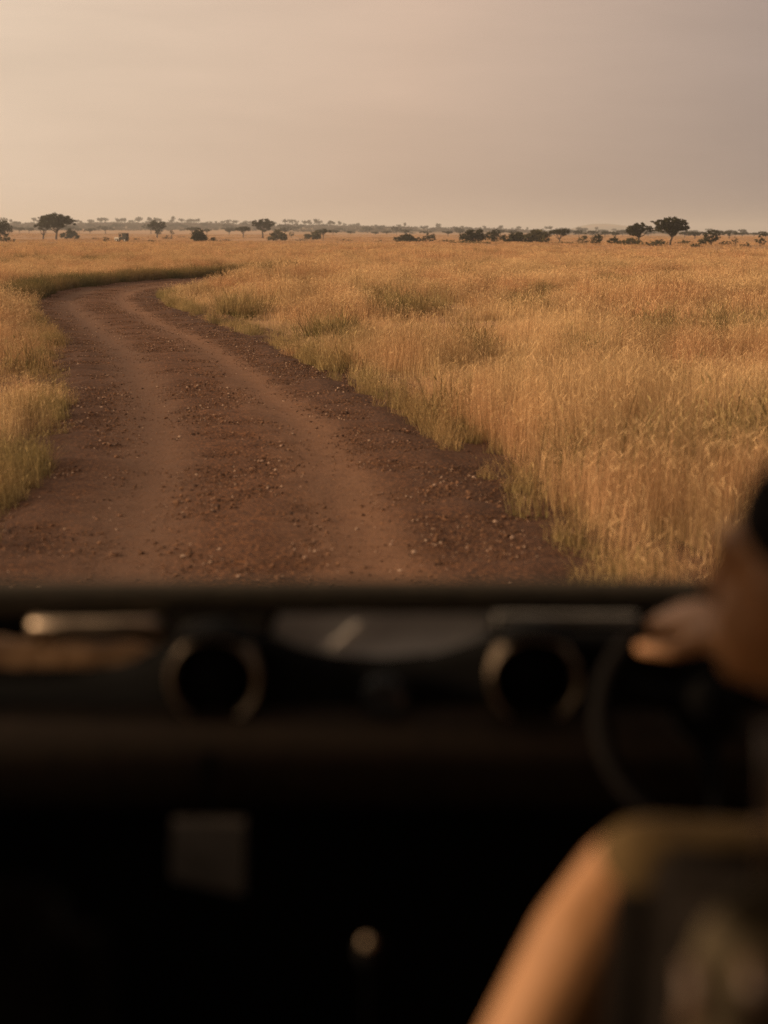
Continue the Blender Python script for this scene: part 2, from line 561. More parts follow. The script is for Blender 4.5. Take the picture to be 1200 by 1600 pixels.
# road sheet with crown, wheel ruts and loose texture
s_near = np.arange(66.0, 170.0, 0.07)
s_far = np.arange(170.0, _s[-1] - 1, 0.6)
ss = np.concatenate([np.arange(0.5, 66, 1.0), s_near, s_far])
pc = catmull(ss)
tg = np.gradient(pc, axis=0); tg /= np.linalg.norm(tg, axis=1)[:, None]
nr = np.stack([tg[:, 1], -tg[:, 0]], 1)
uu = np.linspace(-3.5, 3.5, 100)
edge = 0.22 * (vnoise(ss, ss * 0, 1.3, 2)[:, None] - 0.5)
X = pc[:, 0, None] + nr[:, 0, None] * uu[None]
Y = pc[:, 1, None] + nr[:, 1, None] * uu[None]
U = np.repeat(uu[None], len(ss), 0)
fx, fy = X.ravel(), Y.ravel()
Zr = 0.055 * np.maximum(1 - (U / 2.4)**2, -0.45) - 0.035 * np.exp(-((np.abs(U + 0.1) - 0.82) / 0.28)**2) + 0.03 * np.exp(-((np.abs(U) - 1.75) / 0.25)**2)
loose = np.clip(np.abs(np.abs(U + 0.1) - 0.82) / 0.5, 0.25, 1)
Zr = Zr + loose * (0.024 * (vnoise(fx, fy, 0.16, 4).reshape(X.shape) - 0.5) + 0.05 * (vnoise(fx, fy, 0.55, 6).reshape(X.shape) - 0.5)) + 0.05 * (vnoise(fx, fy, 2.2, 8).reshape(X.shape) - 0.5)
Zr = Zr - 0.16 * sstep(3.1, 3.5, np.abs(U))
road_me = grid_mesh('road', X, Y, Zr)
uvl = road_me.uv_layers.new(name='UVMap')
li = np.empty(len(road_me.loops), np.int32); road_me.loops.foreach_get('vertex_index', li)
uvs = np.stack([U.ravel()[li], np.repeat(ss, len(uu))[li]], 1)
uvl.data.foreach_set('uv', uvs.ravel().astype(np.float32))
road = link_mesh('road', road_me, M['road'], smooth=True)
tag(road, 'winding red brown gravel track with two paler wheel ruts', kind='structure')


def road_z(x, y, off):
    """approximate road surface height at lateral offset"""
    return 0.055 * (1 - (off / 2.4)**2) - 0.035 * np.exp(-((np.abs(off + 0.1) - 0.82) / 0.28)**2) + 0.03 * np.exp(-((np.abs(off) - 1.75) / 0.25)**2) + 0.05 * (vnoise(x, y, 2.2, 8) - 0.5)


# ------------------------------------------------------------------ grass (stuff)
def blades_mesh(name, n, spread, hmin, hmax, w, seed, segs=3, heads=0.5, lean=0.25, mat=None, droop=0.5):
    r = np.random.default_rng(seed)
    V, F, A = [], [], []
    for b in range(n):
        a = r.uniform(0, 2 * math.pi); d = spread * math.sqrt(r.uniform(0, 1))
        x0, y0 = d * math.cos(a), d * math.sin(a)
        h = r.uniform(hmin, hmax)
        la = r.uniform(0, 2 * math.pi); ln = r.uniform(0, lean) * h
        dr = r.uniform(0, droop) * ln
        ft = r.uniform(0, math.pi)
        wx, wy = math.cos(ft) * w * r.uniform(0.6, 1.4) / 2, math.sin(ft) * w * r.uniform(0.6, 1.4) / 2
        rr = r.uniform(0, 1)
        base = len(V)
        for k in range(segs + 1):
            t = k / segs
            ox = x0 + math.cos(la) * ln * t * t; oy = y0 + math.sin(la) * ln * t * t
            oz = h * t - dr * t * t * t
            ww = 1.0 - 0.75 * t
            V.append((ox - wx * ww, oy - wy * ww, oz)); V.append((ox + wx * ww, oy + wy * ww, oz))
            A += [(t, rr, 0)] * 2
            if k:
                F.append((base + 2 * k - 2, base + 2 * k - 1, base + 2 * k + 1, base + 2 * k))
        if r.uniform() < heads:                      # feathery seed head near the tip
            hl = h * r.uniform(0.08, 0.16); hw = w * r.uniform(0.55, 1.0)
            b2 = len(V)
            cx, cy, cz = x0 + math.cos(la) * ln, y0 + math.sin(la) * ln, h - dr
            dx, dy = math.cos(la) * hl * 0.5, math.sin(la) * hl * 0.5
            px_, py_ = math.cos(ft + 1.2) * hw, math.sin(ft + 1.2) * hw
            for q in ((cx - dx * .5, cy - dy * .5, cz - hl * .5), (cx + px_, cy + py_, cz + hl * .05), (cx + dx, cy + dy, cz + hl * .55), (cx - px_, cy - py_, cz + hl * .05)):
                V.append(q); A.append((1.0, rr, 1.0))
            F.append((b2, b2 + 1, b2 + 2, b2 + 3))
    me = bpy.data.meshes.new(name)
    me.from_pydata(V, [], F)
    at = me.attributes.new('blade', 'FLOAT_VECTOR', 'POINT')
    at.data.foreach_set('vector', np.array(A, np.float32).ravel())
    if mat: me.materials.append(mat)
    return me


def scatter(name, pts, rots, scls, idx, protos, label, cat=None):
    """one 'stuff' object whose geometry nodes set a tuft at every point"""
    coll = bpy.data.collections.new(name + '_tufts')
    for i, me in enumerate(protos):
        coll.objects.link(bpy.data.objects.new('%s_tuft_%02d' % (name, i), me))
    me = bpy.data.meshes.new(name)
    n = len(pts)
    me.vertices.add(n)
    me.vertices.foreach_set('co', np.asarray(pts, np.float32).ravel())
    a = me.attributes.new('rot', 'FLOAT_VECTOR', 'POINT'); a.data.foreach_set('vector', np.asarray(rots, np.float32).ravel())
    a = me.attributes.new('scl', 'FLOAT_VECTOR', 'POINT'); a.data.foreach_set('vector', np.asarray(scls, np.float32).ravel())
    a = me.attributes.new('idx', 'INT', 'POINT'); a.data.foreach_set('value', np.asarray(idx, np.int32))
    o = bpy.data.objects.new(name, me)
    COL.objects.link(o)
    ng = bpy.data.node_groups.new(name + '_scatter', 'GeometryNodeTree')
    ng.interface.new_socket('Geometry', in_out='INPUT', socket_type='NodeSocketGeometry')
    ng.interface.new_socket('Geometry', in_out='OUTPUT', socket_type='NodeSocketGeometry')
    gi, go = ng.nodes.new('NodeGroupInput'), ng.nodes.new('NodeGroupOutput')
    ci = ng.nodes.new('GeometryNodeCollectionInfo'); ci.inputs['Collection'].default_value = coll
    ci.inputs['Separate Children'].default_value = True; ci.inputs['Reset Children'].default_value = True
    ip = ng.nodes.new('GeometryNodeInstanceOnPoints'); ip.inputs['Pick Instance'].default_value = True
    def named(nm, typ):
        x = ng.nodes.new('GeometryNodeInputNamedAttribute'); x.data_type = typ; x.inputs['Name'].default_value = nm
        return x.outputs['Attribute']
    ng.links.new(gi.outputs[0], ip.inputs['Points']); ng.links.new(ci.outputs[0], ip.inputs['Instance'])
    ng.links.new(named('idx', 'INT'), ip.inputs['Instance Index'])
    ng.links.new(named('rot', 'FLOAT_VECTOR'), ip.inputs['Rotation']); ng.links.new(named('scl', 'FLOAT_VECTOR'), ip.inputs['Scale'])
    ng.links.new(ip.outputs[0], go.inputs[0])
    md = o.modifiers.new('scatter', 'NODES'); md.node_group = ng
    return tag(o, label, cat, kind='stuff')


def field_points(y0, y1, dens, margin=4.0):
    """random points over the wedge of plain in view (and a margin beside it)"""
    tanh_ = 600 / (1600 * LENS / 36.0)
    A = (y1 - y0) * ((y0 + y1) * tanh_ * 1.06 + 2 * margin)
    n = int(A * dens)
    out = []
    w1 = y1 * tanh_ * 1.06 + margin
    y = rng.uniform(y0, y1, int(n * 2.4)); x = rng.uniform(-w1, w1, int(n * 2.4))
    ok = np.abs(x) < y * tanh_ * 1.06 + margin
    return x[ok][:n], y[ok][:n]


def grass_edge(x, y):
    """where the tall grass gives way to grazed ground, nearer on the right"""
    u = x / np.maximum(y, 1)
    lim = np.interp(u, [-0.30, -0.12, 0.05, 0.14, 0.27], [225, 236, 218, 186, 165])
    return lim + 16 * (vnoise(x, y, 22, 9) - 0.5)


# hollows: grass short, thin and greener, its dark tufts partly painted shade: (pixel x, pixel y, half width px, half depth m)
HOLLOW = []
for hx, hy, hw, hd in ((1140, 668, 150, 1.3), (1090, 505, 170, 3.4), (893, 530, 34, 2.2), (835, 466, 45, 3.5), (740, 527, 55, 2.0), (640, 470, 70, 3.5), (428, 416, 60, 7.0), (985, 575, 60, 1.3),
                       (600, 455, 50, 3.0), (1010, 440, 90, 6.0), (560, 545, 45, 1.0), (880, 690, 50, .6), (690, 610, 60, .8), (1165, 800, 40, .5), (760, 690, 40, .5), (520, 500, 50, 1.6), (1120, 590, 70, 1.0), (380, 470, 40, 2.2), (30, 545, 30, 1.2)):
    f_ = 1600 * LENS / 36.0
    d_ = CM.to_3x3() @ Vector(((hx - 600) / f_, -(hy - 800) / f_, -1.0))
    q_ = EYE + d_ * ((EYE.z - 0.35) / -d_.z)
    HOLLOW.append((q_.x, q_.y, hw / f_ * q_.y, hd))


def hollow(x, y):
    h = np.zeros_like(x)
    wx = x + 1.2 * (vnoise(x, y, 1.7, 71) - .5); wy = y + 1.6 * (vnoise(x, y, 1.9, 72) - .5)
    for cx, cy, rx, ry in HOLLOW:
        d = ((wx - cx) / rx)**2 + ((wy - cy) / ry)**2
        h = np.maximum(h, 1 - sstep(0.45, 1.15, d))
    return h


def make_field(name, y0, y1, dens, protos, label, hb=0.55):
    x, y = field_points(y0, y1, dens)
    off = road_offset(x, y)
    lim = HALF + 0.05 + 0.55 * (vnoise(x, y, 0.7, 11) - 0.5) + 0.4 * (vnoise(x, y, 3.0, 12) - 0.5)
    lim = lim + np.where(off > 0, np.interp(y, [8, 14, 20], [0.34, 0.26, 0.20]), 0.15)
    keep = np.abs(off) > lim
    keep &= y < grass_edge(x, y)
    patch = vnoise(x, y * 0.6, 2.6, 21) * 0.55 + vnoise(x, y * 0.5, 9.0, 22) * 0.45
    patch = np.clip(0.5 + (patch - 0.5) * 1.5, 0, 1)
    keep &= rng.uniform(0, 1, len(x)) < 0.35 + 1.6 * np.clip(patch - 0.15, 0, 1)      # thin hollows
    x, y, off, patch = x[keep], y[keep], off[keep], patch[keep]
    hs = 0.34 + 1.25 * patch
    rise = np.clip((np.abs(off) - HALF) / 1.5, 0, 1)
    hs = hs * (0.38 + 0.62 * rise)
    ho = hollow(x, y)
    hs = hs * (1 - 0.30 * ho)
    kk = rng.uniform(size=len(x)) > 0.85 * ho
    x, y, off, hs = x[kk], y[kk], off[kk], hs[kk]
    n = len(x)
    sc = np.stack([0.9 + 0.3 * rng.uniform(size=n), 0.9 + 0.3 * rng.uniform(size=n), hs * hb * rng.uniform(0.8, 1.2, n)], 1)
    rt = np.stack([rng.normal(0.0, 0.055, n), rng.normal(0.04, 0.055, n), rng.uniform(0, 6.283, n)], 1)
    z = hgt(x, y) - 0.03
    scatter(name, np.stack([x, y, z], 1), rt, sc, rng.integers(0, len(protos), n), protos, label)
    return n


pa = [blades_mesh('near_tuft', 90, 0.19, 0.28, 1.1, 0.0030, 100 + i, 4, 0.40, 0.10, M['grass'], 0.2) for i in range(7)]
pb = [blades_mesh('middle_tuft', 64, 0.30, 0.30, 1.1, 0.0078, 200 + i, 3, 0.45, 0.2, M['grass']) for i in range(6)]
pcs = [blades_mesh('far_tuft', 80, 0.75, 0.4, 1.1, 0.022, 300 + i, 2, 0.35, 0.28, M['grass']) for i in range(6)]
n1 = make_field('near_grass', 5.0, 34.0, 14.0, pa, 'tall straw coloured dry grass beside the near track')
n2 = make_field('middle_grass', 34.0, 105.0, 5.6, pb, 'dry golden grass in the middle of the plain', 0.60)
n3 = make_field('far_grass', 105.0, 330.0, 1.3, pcs, 'russet dry grass on the far side of the plain', 0.56)

# green verge tufts along both road edges, thicker on the outer bank of the bend
pv = [blades_mesh('verge_tuft', 60, 0.20, 0.14, 0.52, 0.008, 400 + i, 3, 0.15, 0.6, M['verge'], 0.9) for i in range(5)]
pv += [blades_mesh('bank_tuft', 70, 0.22, 0.14, 0.50, 0.009, 450 + i, 3, 0.1, 0.6, M['bank'], 0.9) for i in range(4)]
sv = rng.uniform(88, 182, 11000)
cp = catmull(sv); ct = catmull(sv + 0.2) - cp; ct /= np.linalg.norm(ct, axis=1)[:, None]
cn_ = np.stack([ct[:, 1], -ct[:, 0]], 1)
side = np.where(rng.uniform(size=len(sv)) < 0.5, -1, 1)
bank = (side < 0) & (sv > 128) & (sv < 166)
wv = np.where(bank, np.abs(rng.normal(0.25, 0.45, len(sv))), np.abs(rng.normal(0.1, 0.28, len(sv))))
clump = vnoise(sv, side * 5.0, 2.4, 31)
keep = (rng.uniform(size=len(sv)) < np.where(bank, 1.0, np.clip((clump - 0.45) * 1.9, 0.06, 0.7)))
offv = side * (HALF + np.where(side > 0, 0.1, -0.02) + wv - np.where(bank, 0, 0.14 * rng.uniform(0, 1, len(sv))**2))
pvx = cp[:, 0] + cn_[:, 0] * offv; pvy = cp[:, 1] + cn_[:, 1] * offv
pvx, pvy, bk = pvx[keep], pvy[keep], bank[keep]
fx_, fy_ = field_points(9, 120, 7.0)                    # darker green forbs; in hollows their dark colour also stands in for shade
fk_ = ((vnoise(fx_, fy_ * .5, 2.2, 51) * .5 + vnoise(fx_, fy_ * .5, 7, 52) * .5 > .72) | (hollow(fx_, fy_) > rng.uniform(.25, .9, len(fx_)))) & (np.abs(road_offset(fx_, fy_)) > HALF + .3)
pvx = np.concatenate([pvx, fx_[fk_]]); pvy = np.concatenate([pvy, fy_[fk_]]); nbk = len(bk); bk = np.concatenate([bk, np.ones(fk_.sum(), bool)]); nb = len(pvx); infield = np.arange(nb) >= nbk
sz = np.where(infield, 1.4, np.where(bk, 1.3, 0.72)) * rng.uniform(0.6, 1.25, nb)
scatter('verge_grass', np.stack([pvx, pvy, hgt(pvx, pvy) - 0.02], 1), np.stack([rng.normal(0, .15, nb), rng.normal(0, .15, nb), rng.uniform(0, 6.28, nb)], 1),
        np.stack([sz, sz, sz * rng.uniform(0.7, 1.1, nb)], 1), np.where(bk & (~infield | (rng.uniform(size=nb) < .22)), rng.integers(5, 9, nb), rng.integers(0, 5, nb)), pv, 'short greenish grass along the edges of the track')

# grazed stubble and low tufts beyond the tall grass
x, y = field_points(195, 900, 0.10, 20)
k = y > grass_edge(x, y) - 8
k &= rng.uniform(size=len(x)) < np.clip((vnoise(x, y * 0.35, 30, 41) - 0.25) * 1.6, 0.05, 1)
x, y = x[k], y[k]; n = len(x)
ps = [blades_mesh('stubble_tuft', 80, 1.5, 0.12, 0.42, 0.05, 500 + i, 2, 0.1, 0.5, M['grass']) for i in range(4)]
scatter('grazed_grass', np.stack([x, y, hgt(x, y) - 0.03], 1), np.stack([x * 0, x * 0, rng.uniform(0, 6.28, n)], 1),
        np.stack([rng.uniform(.8, 1.6, n)] * 2 + [rng.uniform(.6, 1.3, n)], 1), rng.integers(0, 4, n), ps, 'short grazed grass on the plain around the far trees')


# ------------------------------------------------------------------ stones on the track
def stone_mesh(name, seed, mat, sub=2):
    bm = bmesh.new()
    bmesh.ops.create_icosphere(bm, subdivisions=sub, radius=1.0)
    r = random.Random(seed)
    ax = Vector((r.uniform(.75, 1.2), r.uniform(.75, 1.2), r.uniform(.5, .8)))
    o = Vector((r.uniform(0, 50), r.uniform(0, 50), r.uniform(0, 50)))
    for v in bm.verts:
        k = 1 + 0.38 * mnoise.noise(v.co * 1.1 + o) + 0.16 * mnoise.noise(v.co * 2.7 + o)
        v.co = Vector((v.co.x * ax.x, v.co.y * ax.y, v.co.z * ax.z)) * k
    me = bpy.data.meshes.new(name); bm.to_mesh(me); bm.free()
    me.materials.append(mat)
    return me


sg = [stone_mesh('pebble', i, M['gravel'], 1) for i in range(6)] + [stone_mesh('pebble', 50 + i, M['gravel_pale'], 1) for i in range(2)]
ns = 300000
sv = 66 + 95 * rng.uniform(0, 1, ns)**1.35 + 20 * 0
off = rng.uniform(-2.3, 2.3, ns)
wgt = np.clip(np.abs(np.abs(off + 0.1) - 0.82) / 0.5, 0.10, 1) * np.where(off > 1.1, 1.0, 0.8)
k = rng.uniform(size=ns) < wgt
sv, off = sv[k], off[k]; ns = len(sv)
cp = catmull(sv); ct = catmull(sv + 0.2) - cp; ct /= np.linalg.norm(ct, axis=1)[:, None]
gxp, gyp = cp[:, 0] + ct[:, 1] * off, cp[:, 1] - ct[:, 0] * off
size = np.exp(rng.normal(math.log(0.0061), 0.50, ns)); size = np.clip(size, 0.003, 0.022)
gidx = np.where(rng.uniform(size=ns) < 0.08, rng.integers(6, 8, ns), rng.integers(0, 6, ns))
scatter('gravel', np.stack([gxp, gyp, road_z(gxp, gyp, off) + size * 0.25], 1), np.stack([rng.uniform(-.4, .4, ns), rng.uniform(-.4, .4, ns), rng.uniform(0, 6.28, ns)], 1),
        np.stack([size] * 3, 1), gidx, sg, 'loose reddish gravel scattered over the track')


def on_road(px, py):
    f = 1600 * LENS / 36.0
    d = CM.to_3x3() @ Vector(((px - 600) / f, -(py - 800) / f, -1.0))
    return EYE + d * (-(EYE.z - 0.03) / d.z)


for px, py, r, mt, lb in ((409, 722, 0.034, 'gravel_pale', 'pinkish stone lying in the middle of the track'),
                          (774, 817, 0.030, 'gravel_pale', 'pale orange stone on the dark right shoulder of the track'),
                          (626, 893, 0.024, 'gravel_pale', 'yellowish stone on the track just above the dashboard'),
                          (569, 887, 0.027, 'gravel', 'brown stone on the track left of the yellowish stone'),
                          (178, 868, 0.030, 'gravel', 'brown stone in the left wheel rut nearest the vehicle'),
                          (276, 785, 0.030, 'gravel', 'dark stone left of the gravel strip in the middle of the track'),
                          (362, 785, 0.032, 'gravel', 'dark stone on the gravel strip in the middle of the track'),
                          (175, 724, 0.030, 'gravel', 'dark stone in the left wheel rut below the long grass')):
    p = on_road(px, py)
    o = link_mesh('stone', stone_mesh('stone', int(px), M[mt], 3), None, smooth=False)
    o.location = p; o.scale = (r, r, r); o.rotation_euler = (0.1, 0.2, px * 0.1)
    tag(o, lb, 'stone', 'larger stones on the track')


# ------------------------------------------------------------------ trees and bushes
def leaf_cloud(name, lobes, n, size, seed, mat, parent=None, gap=0.35, loc=None):
    """leaf-sized faces through the volume of several lobes (cx,cy,cz,rx,ry,rz), clumped with gaps"""
    r = np.random.default_rng(seed)
    vol = np.array([l[3] * l[4] * l[5] for l in lobes]) ** 0.75
    cnt = np.maximum(8, (n * vol / vol.sum()).astype(int))
    P = []
    for l, c in zip(lobes, cnt):
        nc = max(4, c // 26)                      # small twig clumps
        d = r.normal(size=(nc, 3)); d /= np.linalg.norm(d, axis=1)[:, None]
        rad = r.uniform(0.25, 1.0, nc) ** 0.45
        cc = d * rad[:, None] * np.array(l[3:6]) + np.array(l[:3])
        k = r.integers(0, nc, c)
        cr = 0.22 * min(l[3], l[4], max(l[5], 0.5 * l[3]))
        P.append(cc[k] + r.normal(size=(c, 3)) * cr * np.array([1.0, 1.0, 0.55]))
    P = np.concatenate(P)
    m = len(P)
    a = r.normal(size=(m, 3)); a /= np.linalg.norm(a, axis=1)[:, None]
    b = r.normal(size=(m, 3)); b -= a * (a * b).sum(1)[:, None]; b /= np.linalg.norm(b, axis=1)[:, None]
    s = size * r.uniform(0.6, 1.4, m)[:, None]
    V = np.stack([P - a * s, P + b * s * 0.6, P + a * s, P - b * s * 0.6], 1).reshape(-1, 3)
    me = bpy.data.meshes.new(name)
    me.vertices.add(len(V)); me.vertices.foreach_set('co', V.astype(np.float32).ravel())
    me.loops.add(m * 4); me.loops.foreach_set('vertex_index', np.arange(m * 4, dtype=np.int32))
    me.polygons.add(m); me.polygons.foreach_set('loop_start', np.arange(0, m * 4, 4, dtype=np.int32))
    me.update(calc_edges=True)
    at = me.attributes.new('blade', 'FLOAT_VECTOR', 'POINT')
    q = np.repeat(r.uniform(0, 1, m), 4)
    at.data.foreach_set('vector', np.stack([q * 0, q, q * 0], 1).astype(np.float32).ravel())
    return link_mesh(name, me, mat, parent, loc=loc)


def limb_path(p0, p1, r, wob, n=5):
    p0, p1 = Vector(p0), Vector(p1)
    L = (p1 - p0).length
    out = []
    for i in range(n):
        t = i / (n - 1)
        p = p0.lerp(p1, t)
        if 0 < i < n - 1:
            p += Vector((r.uniform(-1, 1), r.uniform(-1, 1), r.uniform(-.5, .5))) * wob * L
        out.append(p)
    return out


def tree(name, label, px, top_y, Y, width_px, seed, lobes=None, fork=0.4, lean=0.0, n=2600, mat='leaf', cat='tree', group=None, leaf=0.13, trunk_r=None, cut=1.0):
    """acacia: lobes given in units of (half width, half width, height): (u, v, h, ru, rv, rh)"""
    f = 1600 * LENS / 36.0
    top = pix(px, top_y, Y)
    z0 = float(hgt(top.x, Y))
    H = (top.z - z0)
    W = width_px / f * Y / 2
    r = random.Random(seed)
    root = empty(name, (top.x, Y, z0), label, cat, group)
    if lobes is None:
        lobes = [(0, 0, .80, .62, .6, .16), (-.5, .1, .72, .45, .5, .13), (.5, -.1, .74, .45, .5, .13), (.1, .4, .7, .5, .5, .14), (-.15, -.4, .68, .5, .5, .14)]
    L = [(u * W, v * W, h * H, ru * W, rv * W, rh * H) for u, v, h, ru, rv, rh in lobes]
    # trunk and limbs
    tr = trunk_r or (0.035 * H + 0.05)
    fk = Vector((lean * W * 0.5, 0, fork * H))
    bm = bmesh.new()
    b_tube(bm, [(0, 0, -0.2), (lean * W * .05, 0, 0.02 * H)] + limb_path((lean * W * .1, 0, 0.05 * H), fk, r, .05, 4), [tr * 1.6, tr * 1.25, tr * 1.05, tr * .95, tr * .88, tr * .8], 7)
    trunk = bm_obj('trunk', bm, M['bark'], root, True)
    for l in L:
        bm = bmesh.new()
        end = Vector((l[0] * .9, l[1] * .9, l[2] - l[5] * .2))
        start = fk - Vector((0, 0, r.uniform(0, .08) * H))
        b_tube(bm, limb_path(start, end, r, .07, 5), [tr * .62, tr * .5, tr * .4, tr * .28, tr * .12], 5)
        for q in range(3):
            s = start.lerp(end, r.uniform(.45, .8))
            e = end + Vector((r.uniform(-1, 1) * l[3], r.uniform(-1, 1) * l[4], r.uniform(-.2, .6) * l[5])) * .8
            b_tube(bm, limb_path(s, e, r, .08, 4), [tr * .24, tr * .17, tr * .11, tr * .05], 4)
        bm_obj('limb', bm, M['bark'], trunk, True)
    leaf_cloud('crown', L, n, leaf * max(0.7, W / 2.4), seed, M[mat], root)
    return root


def bush(name, label, px, top_y, Y, width_px, seed, mat='leaf', n=1500, group=None, ragged=0.5, cat='bush', shape=None):
    f = 1600 * LENS / 36.0
    top = pix(px, top_y, Y)
    z0 = float(hgt(top.x, Y))
    H = max(0.5, top.z - z0) * 1.08; W = width_px / f * Y / 2 * 1.15
    n = int(n * 1.3)
    r = random.Random(seed)
    root = empty(name, (top.x, Y, z0), label, cat, group)
    if shape is None:
        k = max(3, int(round(W / max(H, .1) * 3)))
        shape = []
        for i in range(k):
            u = -0.78 + 1.56 * (i + .5) / k + r.uniform(-.08, .08)
            hh = (1 - ragged * abs(u)**1.6) * r.uniform(.68, 1.0)
            shape.append((u, r.uniform(-.4, .4), hh * .52, .9 / k + .16, .55, hh * .46))
        shape.append((r.uniform(-.25, .25), 0, .60, .42, .5, .38))
    L = [(u * W, v * W, h * H, ru * W, rv * W, rh * H) for u, v, h, ru, rv, rh in shape]
    bm = bmesh.new()
    for l in L:
        b_tube(bm, limb_path((l[0] * .35, l[1] * .35, -0.1), (l[0], l[1], l[2] + l[5] * .4), r, .08, 4), [.06, .05, .035, .012], 5)
    bm_obj('stem', bm, M['bark'], root, True)
    leaf_cloud('foliage', L, n, 0.105 * max(.8, min(W, H) / 1.4), seed, M[mat], root)
    return root


# left of the track
tree('acacia_tree', 'dense dark tree cut by the left edge of the frame', -2, 343, 400, 40, 1,
     [(0, 0, .66, .85, .8, .30), (.35, .1, .5, .6, .6, .26), (-.3, 0, .55, .7, .7, .3), (.2, 0, .8, .6, .6, .18)], .25, n=3200)
bush('bush', 'pale thin bush at the left edge below the dense dark tree', 9, 367, 330, 22, 2, 'leaf_pale', 500)
tree('acacia_tree', 'tall spreading acacia with forked trunk, largest tree on the left', 86, 334, 440, 62, 3,
     [(0.0, 0, .86, .55, .6, .13), (-.42, .2, .80, .40, .5, .13), (.48, 0, .76, .42, .5, .13), (.82, .1, .68, .22, .3, .10), (.15, .3, .72, .6, .5, .14), (-.2, -.3, .68, .5, .5, .13), (.25, -.3, .58, .38, .4, .10), (-.55, .1, .62, .30, .3, .11)], .34, .1, n=4600)
tree('acacia_tree', 'smaller acacia tucked under the left side of the tallest left acacia', 66, 345, 455, 30, 4,
     [(0, 0, .82, .6, .6, .16), (-.5, 0, .72, .42, .5, .14), (.5, .1, .68, .42, .5, .15), (.1, 0, .6, .5, .4, .12)], .3, .2, n=1700)
bush('bush', 'low dark bush right of the tallest left acacia', 108, 358, 520, 26, 5, n=1300)
bush('bush', 'small scrubby bush left of the distant truck', 165, 369, 345, 10, 6, 'leaf_pale', 420)
tree('acacia_tree', 'lone round topped acacia right of the distant truck', 245, 343, 600, 31, 7,
     [(0, 0, .78, .62, .6, .19), (-.5, 0, .74, .45, .5, .17), (.5, 0, .72, .45, .5, .18), (.05, 0, .52, .55, .5, .18), (.15, 0, .34, .35, .35, .14)], .2, .0, n=3000)
tree('acacia_tree', 'small slim tree right of the lone round acacia', 268, 359, 560, 9, 8, [(0, 0, .8, .7, .7, .2), (.3, 0, .6, .7, .6, .14)], .3, n=500)
bush('bush', 'low bush under the small slim tree', 262, 368, 540, 16, 9, n=500)
bush('bush', 'dark pointed thicket standing alone in front of the hazy trees', 310, 358, 350, 25, 10, n=2600,
     shape=[(0.1, 0, .72, .38, .5, .26), (-.3, 0, .45, .45, .5, .36), (.35, 0, .42, .5, .5, .36), (-.5, 0, .22, .42, .4, .22), (.6, .1, .22, .36, .4, .22), (0, 0, .4, .6, .5, .35)])
bush('bush', 'low dark bush right of the pointed thicket', 335, 371, 350, 18, 11, n=900)
tree('acacia_tree', 'hazy umbrella tree behind the pointed thicket', 300, 354, 760, 25, 12, n=1600)
tree('acacia_tree', 'small hazy umbrella tree right of the pointed thicket', 323, 357, 780, 16, 13, n=1200)
tree('acacia_tree', 'low wide acacia left of the tall middle tree', 380, 353, 600, 28, 14, n=2400)
tree('acacia_tree', 'tall dark tree with straight trunk left of centre', 410, 341, 600, 38, 15,
     [(.15, 0, .86, .48, .5, .13), (-.4, 0, .74, .5, .5, .16), (.5, 0, .72, .45, .5, .18), (0, .2, .68, .6, .5, .18), (.1, 0, .5, .62, .5, .15), (-.6, 0, .66, .32, .3, .1)], .4, n=3600)
bush('bush', 'broad grey green bush in front of the tall middle tree', 434, 360, 480, 28, 16, 'leaf_pale', 1700)
tree('acacia_tree', 'small round tree right of the broad grey green bush', 455, 361, 640, 12, 17, [(0, 0, .62, .8, .8, .32), (0, 0, .4, .7, .7, .25)], .2, n=800, mat='leaf_pale')
bush('bush', 'ragged thicket with a flat tree top, right of centre left', 490, 361, 520, 30, 18, 'leaf_pale', 1400)
tree('acacia_tree', 'flat topped acacia growing out of the ragged thicket', 505, 357, 540, 28, 19, n=1500)
# right half
bush('bush', 'long low dark thicket near the middle of the horizon', 637, 366, 400, 42, 20, n=2300)
tree('acacia_tree', 'squat dark tree at the right end of the long low thicket', 671, 363, 400, 25, 21, [(.1, 0, .68, .62, .6, .26), (-.3, 0, .42, .6, .5, .26), (.4, 0, .4, .5, .5, .26), (-.6, 0, .28, .4, .4, .2)], .2, n=1900)
tree('acacia_tree', 'big rounded dark tree heading the thicket right of centre', 740, 357, 340, 44, 22, [(.1, 0, .72, .6, .6, .24), (-.4, 0, .55, .5, .5, .26), (.5, 0, .52, .5, .5, .28), (0, 0, .36, .9, .6, .26), (-.7, 0, .3, .3, .4, .22)], .2, n=3600)
tree('acacia_tree', 'dark tree with raised flat crown joined to the big rounded tree', 772, 357, 345, 30, 23, [(.2, 0, .78, .5, .5, .16), (-.1, 0, .55, .8, .6, .26), (.2, 0, .3, .8, .6, .28)], .2, n=2300)
bush('bush', 'dense dark bush left of the umbrella acacia', 808, 363, 335, 44, 24, n=2600)
bush('bush', 'brownish twiggy bush just left of the umbrella acacia', 840, 360, 332, 40, 25, 'leaf_pale', 1900, ragged=.6)
bush('bush', 'low fringe of green scrub under the rounded dark tree', 735, 377, 300, 66, 26, 'leaf_pale', 1300, ragged=.2)
tree('acacia_tree', 'classic umbrella acacia with thin trunk', 875, 357, 372, 34, 27,
     [(.1, 0, .84, .60, .6, .12), (-.5, 0, .76, .45, .5, .10), (.55, 0, .80, .42, .5, .12), (.15, 0, .64, .45, .4, .12), (-.75, 0, .72, .25, .3, .07)], .28, .0, n=2400)
bush('bush', 'narrow upright bush right of the umbrella acacia', 912, 364, 300, 15, 28, 'leaf_pale', 900)
bush('bush', 'dark narrow upright bush, right one of a pair', 933, 364, 298, 17, 29, n=1300)
bush('bush', 'tangled green bush at the foot of the broad right acacia', 985, 372, 280, 42, 30, 'leaf_pale', 1700)
